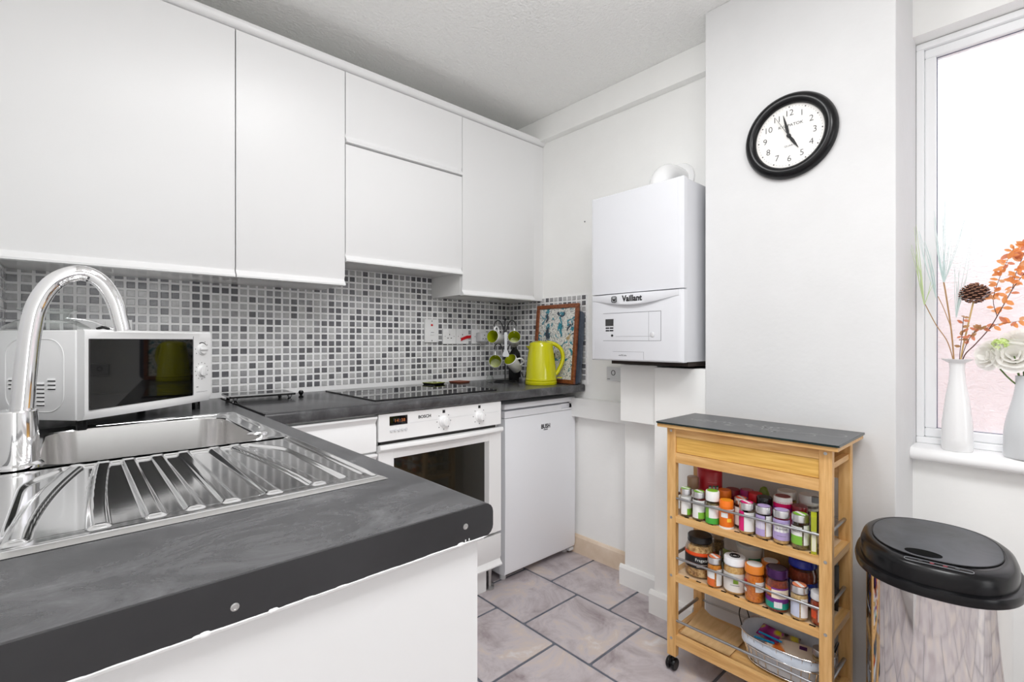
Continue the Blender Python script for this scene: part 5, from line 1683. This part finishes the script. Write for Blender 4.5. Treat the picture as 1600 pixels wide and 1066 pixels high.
M_mixed = noise_col(mat('dark_printed_packet', srgb(80, 60, 60), 0.25), [(0.38, srgb(48, 34, 36)), (0.5, srgb(150, 130, 120)), (0.62, srgb(212, 200, 70))], nscale=30, detail=1)
p1 = pillow('cream packet with a small purple stamp lying in the basket', 1.632, 0.500, Z3 + 0.062, 0.036, 0.052, 0.016, 0.25, -0.32, M_beige)
obj('purple_stamp', B(0.004, 0.016, -0.024, -0.004, 0.0152, 0.0172), cmat((80, 36, 90)), p1)
pillow('orange and white printed packet in the middle of the basket', 1.606, 0.545, Z3 + 0.062, 0.024, 0.036, 0.011, 0.5, -0.35, M_orangeprint)
pillow('purple packet at the left end of the basket', 1.665, 0.590, Z3 + 0.070, 0.024, 0.036, 0.010, -0.2, -0.4, M_purple)
pillow('dark printed packet behind the cream packet in the basket', 1.668, 0.540, Z3 + 0.064, 0.026, 0.032, 0.010, 0.1, -0.5, M_mixed)
for k, (p, q) in enumerate((((1.612, 0.618, Z3 + 0.070), (1.600, 0.556, Z3 + 0.082)), ((1.632, 0.612, Z3 + 0.080), (1.616, 0.540, Z3 + 0.086)))):
    t = thing('bag_clip', 'bright blue bag clip nearer the %s of the basket' % ('front rail' if k == 0 else 'middle'), 'bag clip', p)
    obj('bar', T([p, q], 0.0032, seg=6), cmat((20, 150, 210), 0.3), t, True)
jar('small jar with silver lid standing at the right end of the basket', 1.640, 0.442, Z3 + 0.012, 0.0215, 0.090, 0.018, SILVER, None, SAND, 0.9, [(0.2, 0.8, WHITEP, -50, 60)])

# ================================================================ PEDAL-FREE BIN
bin_ = thing('waste_bin', 'oval stainless steel waste bin with black sensor lid', 'bin', (1.578, 0.180, 0), math.radians(7))
def bo(a, c, z, n=64, e=2.35):
    pts = []
    for i in range(n):
        th = 2 * PI * i / n
        cs, sn = math.cos(th), math.sin(th)
        pts.append((a * math.copysign(abs(cs) ** (2 / e), cs), c * math.copysign(abs(sn) ** (2 / e), sn), z))
    return pts
A_, C_ = 0.187, 0.147
obj('base_ring', loft(bmesh.new(), [bo(A_ - 0.014, C_ - 0.014, 0.0005), bo(A_ - 0.010, C_ - 0.010, 0.004), bo(A_ - 0.010, C_ - 0.010, 0.03)]), M_dark, bin_, smooth=40)
obj('body', loft(bmesh.new(), [bo(A_ - 0.012, C_ - 0.012, 0.0302), bo(A_ - 0.012, C_ - 0.012, 0.58)]), M_binsteel, bin_, smooth=40)
b = bmesh.new()
loft(b, [bo(A_ - 0.004, C_ - 0.004, 0.580), bo(A_ + 0.010, C_ + 0.010, 0.584), bo(A_ + 0.012, C_ + 0.012, 0.596), bo(A_ + 0.010, C_ + 0.010, 0.604), bo(A_ + 0.002, C_ + 0.002, 0.607)], True, True)
obj('lid_rim', b, M_dark, bin_, smooth=35)
b = bmesh.new()
loft(b, [bo(A_, C_, 0.6072), bo(A_, C_, 0.632), bo(A_ - 0.004, C_ - 0.004, 0.643), bo(A_ - 0.012, C_ - 0.012, 0.649), bo(A_ - 0.022, C_ - 0.022, 0.6505), bo(A_ - 0.024, C_ - 0.022, 0.6495)], True, True)
lid = obj('lid', b, M_dark, bin_, smooth=35)
def flap_pts(z, s=0.0):
    P = []
    for x, y, _ in bo(A_ - 0.034 - s, C_ - 0.026 - s, 0):
        P.append((x + 0.010, y, z))
    return P
b = bmesh.new()
loft(b, [flap_pts(0.6496), flap_pts(0.6515), flap_pts(0.6518, 0.003)], False, True)
M_flap = noise_col(mat('bin_flap_smudged', srgb(44, 46, 50), 0.3), [(0.35, srgb(34, 36, 40)), (0.65, srgb(64, 67, 73))], scale=(1, 1, 1), nscale=9, distort=0.8)
flap = obj('flap', b, M_flap, bin_, smooth=35)
b = bmesh.new()
tube(b, flap_pts(0.6512, -0.0012), 0.0011, seg=6, closed=True)
obj('flap_gap', b, M_darkmatt, lid)
cxs, cys = -0.112, 0.020
b = bmesh.new()
loft(b, [[(cxs + 0.021 * k * math.cos(2 * PI * i / 32), cys + 0.034 * k * math.sin(2 * PI * i / 32), z) for i in range(32)] for k, z in ((1.0, 0.6485), (1.0, 0.6526), (0.9, 0.6523))], False, True)
obj('finger_hole_patch', b, mat('recess_shade_black', srgb(10, 10, 11), 0.9, spec=0.1), flap)  # flush black disc; the dark of the recess is put into its colour
b = bmesh.new()
tube(b, [(-0.1655 + x, -0.005 + y, 0.6508) for x, y in rrect(-0.009, 0.009, -0.058, 0.058, 0.008, 4)], 0.0007, seg=6, closed=True)
sp = obj('sensor_outline', b, cmat((130, 132, 136)), lid)
for dy, c in ((0.030, (14, 14, 16)), (-0.032, (14, 14, 16)), (0.010, (120, 24, 40)), (-0.012, (120, 24, 40))):
    bb = disc(bmesh.new(), (-0.1655, -0.005 + dy, 0.6506), 0.0042, 12, 0.0008)
    obj('sensor_spot', bb, cmat(c), lid)
obj('hinge_mark', B(0.158, 0.164, -0.02, 0.02, 0.6500, 0.6513), cmat((150, 152, 156)), lid)

# ================================================================ VASES AND DRIED FLOWERS ON THE SILL
SILLZ = 0.797
v1 = thing('vase', 'smooth white ceramic vase with flared rim holding dried stems', 'vase', (2.085, 0.182, SILLZ))
b = bmesh.new()
lathe(b, [(0.036, 0.0005), (0.0385, 0.004), (0.0385, 0.04), (0.037, 0.09), (0.0285, 0.17), (0.0205, 0.22), (0.0185, 0.26), (0.0200, 0.278), (0.036, 0.288), (0.038, 0.291), (0.034, 0.2905), (0.017, 0.279), (0.015, 0.26), (0.015, 0.20), (0, 0.19)], 36, cap=False)
obj('body', b, M_ceram, v1, smooth=40)
v2 = thing('vase', 'ribbed grey white ceramic vase holding white roses', 'vase', (2.085, 0.034, SILLZ))
prof = [(0.043, 0.0005), (0.046, 0.004)]
for i in range(60):
    t = i / 59
    z = 0.006 + 0.235 * t
    r = 0.046 - 0.003 * t if t < 0.25 else 0.0453 - 0.0255 * sstep(0.25, 0.95, t)
    prof.append((r + (0.0007 if i % 2 else 0), z))
prof += [(0.0200, 0.245), (0.016, 0.245), (0.016, 0.15), (0, 0.14)]
obj('body', lathe(bmesh.new(), prof, 40, cap=False), M_ceramg, v2, smooth=60)

VM = Vector((2.085, 0.182, SILLZ + 0.20))
M_twig = mat('tan_twig', srgb(176, 138, 92), 0.6)
M_twigd = mat('dark_twig', srgb(92, 62, 50), 0.6)
M_grass = mat('pale_blue_green_grass', srgb(214, 230, 228), 0.6)
M_grassg = mat('lime_grass', srgb(206, 224, 170), 0.6)
def stemP(y, z, x=0.0):
    return (2.085 + x, y, z)
gsp = thing('grass_spray', 'pale blue green grass spray on tan twigs in the white vase', 'dried grass', tuple(VM))
obj('twig', T(spline([stemP(0.186, 1.0), stemP(0.190, 1.09), stemP(0.196, 1.18), stemP(0.207, 1.28), stemP(0.214, 1.335)], 5), [0.0022] * 21, seg=6), M_twig, gsp, True, smooth=60)
obj('twig', T(spline([stemP(0.187, 1.06), stemP(0.205, 1.14, 0.008), stemP(0.235, 1.20, 0.012), stemP(0.262, 1.27, 0.004)], 5), 0.0014, seg=6), M_twig, gsp, True, smooth=60)
obj('twig', T(spline([stemP(0.197, 1.19), stemP(0.214, 1.25), stemP(0.228, 1.29)], 4), 0.0012, seg=6), M_twig, gsp, True, smooth=60)
def tuft(o, n, y0, z0, tips, m):
    for k in range(n):
        ty, tz, tx = tips[k % len(tips)]
        ty += random.uniform(-0.004, 0.004)
        tz += random.uniform(-0.015, 0.015)
        mid = ((y0 + ty) / 2 + random.uniform(-0.006, 0.006), (z0 + tz) / 2)
        P = spline([stemP(y0, z0), stemP(mid[0], mid[1], tx * 0.5), stemP(ty, tz, tx)], 4)
        obj('blade', T(P, [0.0013 - 0.0009 * i / (len(P) - 1) for i in range(len(P))], seg=4), m, o, True)
tuft(gsp, 14, 0.214, 1.33, [(0.236, 1.56, 0.0), (0.214, 1.62, 0.015), (0.160, 1.55, -0.01), (0.205, 1.50, 0.02), (0.19, 1.47, -0.02), (0.226, 1.48, -0.015)], M_grass)
tuft(gsp, 10, 0.184, 1.22, [(0.148, 1.47, 0.0), (0.178, 1.39, 0.02), (0.164, 1.36, 0.015), (0.19, 1.40, -0.01), (0.172, 1.30, -0.02)], M_grass)
tuft(gsp, 10, 0.262, 1.265, [(0.280, 1.53, -0.04), (0.276, 1.44, -0.03), (0.286, 1.45, -0.05), (0.268, 1.38, -0.02), (0.24, 1.33, -0.02)], M_grassg)
tuft(gsp, 8, 0.232, 1.285, [(0.270, 1.50, -0.05), (0.255, 1.46, -0.03), (0.247, 1.42, -0.02)], M_grass)

pc = thing('pine_cone_pick', 'brown pine cone on a straw coloured stick in the white vase', 'pine cone', tuple(VM))
obj('stick', T(spline([stemP(0.180, 1.0), stemP(0.172, 1.10), stemP(0.156, 1.20), stemP(0.144, 1.27)], 5), 0.0022, seg=8), mat('straw_stick', srgb(206, 174, 116), 0.6), pc, True, smooth=60)
b = bmesh.new()
rsc = random.Random(5)
NS = 110
for k in range(NS):
    t = (k + 0.5) / NS
    ph = k * 2.39996
    zc = 0.030 * (1 - 2 * t)           # top to bottom... built downwards
    rad = 0.0335 * math.sqrt(max(0.02, 1 - (1.15 * (t - 0.42) / 0.62) ** 2)) * (0.55 + 0.45 * sstep(0, 0.3, t))
    c = Vector((rad * math.cos(ph), rad * math.sin(ph), -zc + 0.0))
    out = Vector((math.cos(ph), math.sin(ph), 0.35 - 0.5 * (1 - t)))
    out.normalize()
    sd = Vector((-math.sin(ph), math.cos(ph), 0))
    up = out.cross(sd) * -1
    base = Vector((0.012 * math.cos(ph), 0.012 * math.sin(ph), -zc * 0.8 - 0.004))
    w = 0.0062
    tip = c + out * 0.003
    v = [b.verts.new(base + sd * w * 0.4), b.verts.new(base - sd * w * 0.4), b.verts.new(tip - sd * w), b.verts.new(tip + sd * w), b.verts.new(tip + up * 0.0030 - sd * w * 0.7), b.verts.new(tip + up * 0.0030 + sd * w * 0.7), b.verts.new(tip + out * 0.0025 + up * 0.0012)]
    for f, mi in (((0, 1, 2, 3), 0), ((2, 4, 6), 1), ((4, 5, 6), 1), ((5, 3, 6), 1), ((3, 2, 6), 1), ((0, 3, 5), 0), ((1, 4, 2), 0), ((0, 5, 4, 1), 0)):
        try:
            ff = b.faces.new([v[i] for i in f])
            ff.material_index = mi
        except ValueError:
            pass
bmesh.ops.recalc_face_normals(b, faces=b.faces)
bmesh.ops.create_uvsphere(b, u_segments=14, v_segments=9, radius=1, matrix=Matrix.Translation((0, 0, 0.001)) @ Matrix.Diagonal((0.026, 0.026, 0.024, 1)))
b.transform(Matrix.Translation((2.085, 0.142, 1.296)))
o = obj('cone_scales', b, [mat('cone_dark', srgb(78, 50, 42), 0.7), mat('cone_tip', srgb(168, 122, 98), 0.7)], pc, True)

def thin_leaf(name, rgb, tl):
    m = bpy.data.materials.new(name)
    m.use_nodes = True
    n, l = m.node_tree.nodes, m.node_tree.links
    p = n['Principled BSDF']
    p.inputs['Base Color'].default_value = srgb(*rgb)
    p.inputs['Roughness'].default_value = 0.55
    t = n.new('ShaderNodeBsdfTranslucent')
    t.inputs[0].default_value = srgb(*rgb)
    x = n.new('ShaderNodeMixShader')
    x.inputs[0].default_value = tl
    l.new(p.outputs[0], x.inputs[1])
    l.new(t.outputs[0], x.inputs[2])
    l.new(x.outputs[0], n['Material Output'].inputs[0])
    return m
# leafy branches: every leaf is a small folded blade sharing one mesh per colour
def leaf_mesh(m):
    b = bmesh.new()
    pts = [(-0.0045, 0.006), (-0.0062, 0.013), (-0.0040, 0.021), (0, 0.026), (0.0040, 0.021), (0.0062, 0.013), (0.0045, 0.006)]
    c0 = b.verts.new((0, 0, 0))
    c1 = b.verts.new((0, 0.013, -0.0012))
    vs = [b.verts.new((x, y, 0.0018 * abs(x) / 0.006 + 0.0008 * y / 0.026)) for x, y in pts]
    ring = [c0] + vs
    for i in range(len(ring)):
        b.faces.new((c1, ring[i], ring[(i + 1) % len(ring)]))
    me = to_mesh(b, 'leaf', 60)
    me.materials.append(m)
    return me
LEAF = [leaf_mesh(thin_leaf('leaf_orange', (244, 168, 104), 0.45)), leaf_mesh(thin_leaf('leaf_rust', (222, 146, 112), 0.45)), leaf_mesh(thin_leaf('leaf_brown', (190, 146, 100), 0.3)), leaf_mesh(thin_leaf('leaf_pale_orange', (248, 190, 140), 0.45))]
def leaves(parent, paths, kinds, seed, size=1.0, density=1.0):
    r = random.Random(seed)
    inv = wm(parent).inverted()
    for P in paths:
        for i in range(1, len(P)):
            for _ in range(1 if r.random() < density else 0):
                p = P[i]
                d = Vector((r.uniform(-0.7, 0.7), r.uniform(-1, 1), r.uniform(-0.5, 0.9))).normalized()
                n_ = Vector((-1, r.uniform(-0.6, 0.6), r.uniform(-0.5, 0.7))).normalized()
                s = d.cross(n_).normalized()
                n_ = s.cross(d)
                sc = size * r.uniform(0.7, 1.15)
                m = Matrix(((s.x * sc, d.x * sc, n_.x * sc, p.x), (s.y * sc, d.y * sc, n_.y * sc, p.y), (s.z * sc, d.z * sc, n_.z * sc, p.z), (0, 0, 0, 1)))
                o = obj('leaf', LEAF[r.choice(kinds)], None, parent)
                o.matrix_basis = inv @ m
ob = thing('orange_leaf_branch', 'long branch of orange dried leaves arching right from the white vase', 'dried branch', tuple(VM))
main_ = spline([stemP(0.176, 1.0), stemP(0.168, 1.09), stemP(0.140, 1.135), stemP(0.108, 1.185), stemP(0.082, 1.245), stemP(0.055, 1.31), stemP(0.030, 1.355), stemP(0.010, 1.41)], 6)
br1 = spline([stemP(0.092, 1.22), stemP(0.100, 1.27, -0.01), stemP(0.088, 1.33, -0.012), stemP(0.072, 1.38, -0.01), stemP(0.058, 1.42, 0)], 5)
br2 = spline([stemP(0.060, 1.30), stemP(0.052, 1.35, 0.01), stemP(0.040, 1.39, 0.012), stemP(0.03, 1.43, 0.01)], 5)
br3 = spline([stemP(0.115, 1.175), stemP(0.095, 1.195, 0.012), stemP(0.07, 1.200, 0.016), stemP(0.045, 1.205, 0.01)], 5)
for P, rr in ((main_, 0.0019), (br1, 0.0011), (br2, 0.001), (br3, 0.0009)):
    obj('twig', T(P, [rr * (1 - 0.5 * i / (len(P) - 1)) for i in range(len(P))], seg=6), M_twigd, ob, True, smooth=60)
leaves(ob, [main_[22:], br1, br1[4:], br2, br2, br3[3:]], (0, 0, 1, 3), 11, 1.0, 0.95)
bb_ = thing('brown_leaf_twig', 'short twig of small brown leaves above the white vase rim', 'dried branch', tuple(VM))
t1 = spline([stemP(0.178, 1.0), stemP(0.176, 1.10), stemP(0.170, 1.16, -0.01), stemP(0.166, 1.22, -0.012)], 5)
t2 = spline([stemP(0.172, 1.09), stemP(0.158, 1.14, -0.008), stemP(0.140, 1.175, -0.012), stemP(0.120, 1.185, -0.01)], 5)
for P in (t1, t2):
    obj('twig', T(P, 0.001, seg=6), M_twigd, bb_, True, smooth=60)
leaves(bb_, [t1[6:], t1[6:], t2[4:], t2[6:]], (2, 2, 1), 23, 0.75, 0.9)

# roses
M_rose = thin_leaf('rose_white', (252, 251, 247), 0.45)
M_hyd = noise_col(mat('hydrangea_lime', srgb(206, 226, 140), 0.6), [(0.35, srgb(188, 214, 110)), (0.65, srgb(228, 240, 190))], nscale=60)
def petal_mesh():
    b = bmesh.new()
    n, m = 6, 5
    g = []
    for j in range(m + 1):
        v = j / m
        row = []
        for i in range(n + 1):
            u = i / n * 2 - 1
            w = math.sqrt(max(0, 1 - (1.6 * (v - 0.55)) ** 2)) if v > 0.1 else 0.35
            a = u * 0.85 * w
            r = 1.0 + 0.18 * max(0, v - 0.6) ** 1.0 * 2.0
            row.append(b.verts.new((r * math.sin(a), 1 - r * math.cos(a) - 0.10 * v - 0.45 * max(0, v - 0.7), v * 1.5 - 0.12 * abs(u) ** 2 * v)))
        g.append(row)
    for j in range(m):
        for i in range(n):
            b.faces.new((g[j][i], g[j][i + 1], g[j + 1][i + 1], g[j + 1][i]))
    me = to_mesh(b, 'petal', 70)
    me.materials.append(M_rose)
    return me
PETAL = petal_mesh()
def rose(label, c, axis, size, top):
    t = thing('white_rose', label, 'rose', c, group='white artificial roses in the ribbed vase')
    ax = Vector(axis).normalized()
    s = ax.orthogonal().normalized()
    q = ax.cross(s)
    R = Matrix(((s.x, q.x, ax.x, 0), (s.y, q.y, ax.y, 0), (s.z, q.z, ax.z, 0), (0, 0, 0, 1)))
    k = 0
    for ringi, (n, rad, hgt, tilt) in enumerate(((3, 0.20, 0.62, 0.05), (4, 0.36, 0.60, 0.18), (5, 0.55, 0.56, 0.38), (6, 0.72, 0.50, 0.62))):
        for i in range(n):
            a = 2 * PI * i / n + ringi * 0.6
            m = R @ Matrix.Rotation(a, 4, 'Z') @ Matrix.Translation((0, -size * rad * 0.35, -size * 0.45)) @ Matrix.Rotation(tilt, 4, 'X') @ Matrix.Diagonal((size * (0.30 + 0.42 * rad), size * (0.30 + 0.42 * rad), size * hgt, 1))
            o = obj('petal', PETAL, None, t)
            o.matrix_basis = m
    st = spline([(0, 0, 0), tuple(Vector(top) * 0.5 + Vector((0, 0, -0.01)) - Vector(c) * 0.5), tuple(Vector(top) - Vector(c))], 4)
    obj('stem', T(st, 0.0022, seg=6), mat('stem_green', srgb(90, 120, 60), 0.6), t, smooth=60)
VT = (2.085, 0.034, SILLZ + 0.20)
rose('large white rose at the front of the ribbed vase', (2.058, 0.055, 1.100), (-0.95, 0.05, 0.30), 0.060, VT)
rose('white rose drooping at the left of the ribbed vase', (2.070, 0.108, 1.100), (-0.70, 0.65, 0.10), 0.054, VT)
rose('white rose at the top of the ribbed vase', (2.095, 0.040, 1.150), (-0.35, -0.05, 0.95), 0.058, VT)
rose('white rose at the right of the ribbed vase', (2.075, -0.020, 1.105), (-0.6, -0.75, 0.2), 0.056, VT)
hy = thing('lime_hydrangea', 'pale lime green hydrangea head between the white roses', 'flower', (2.070, 0.084, 1.132))
b = bmesh.new()
rsc = random.Random(9)
for k in range(46):
    d = Vector((rsc.uniform(-1, 0.6), rsc.uniform(-1, 1), rsc.uniform(-0.4, 1))).normalized()
    c = d * 0.019
    s = d.orthogonal().normalized()
    s = (Matrix.Rotation(rsc.uniform(0, PI), 3, d)) @ s
    q = d.cross(s)
    for e1, e2 in ((s, q), (q, s), (-s, q), (-q, s)):
        v = [b.verts.new(c), b.verts.new(c + e1 * 0.004 + e2 * 0.0035 + d * 0.001), b.verts.new(c + e1 * 0.0085 + d * 0.002), b.verts.new(c + e1 * 0.004 - e2 * 0.0035 + d * 0.001)]
        b.faces.new(v)
obj('florets', b, M_hyd, hy, smooth=60)
obj('stem', T([(0, 0, 0), (0.01, -0.035, -0.08), (0.014, -0.046, -0.13)], 0.002, seg=6), mat('stem_green', srgb(90, 120, 60), 0.6), hy)
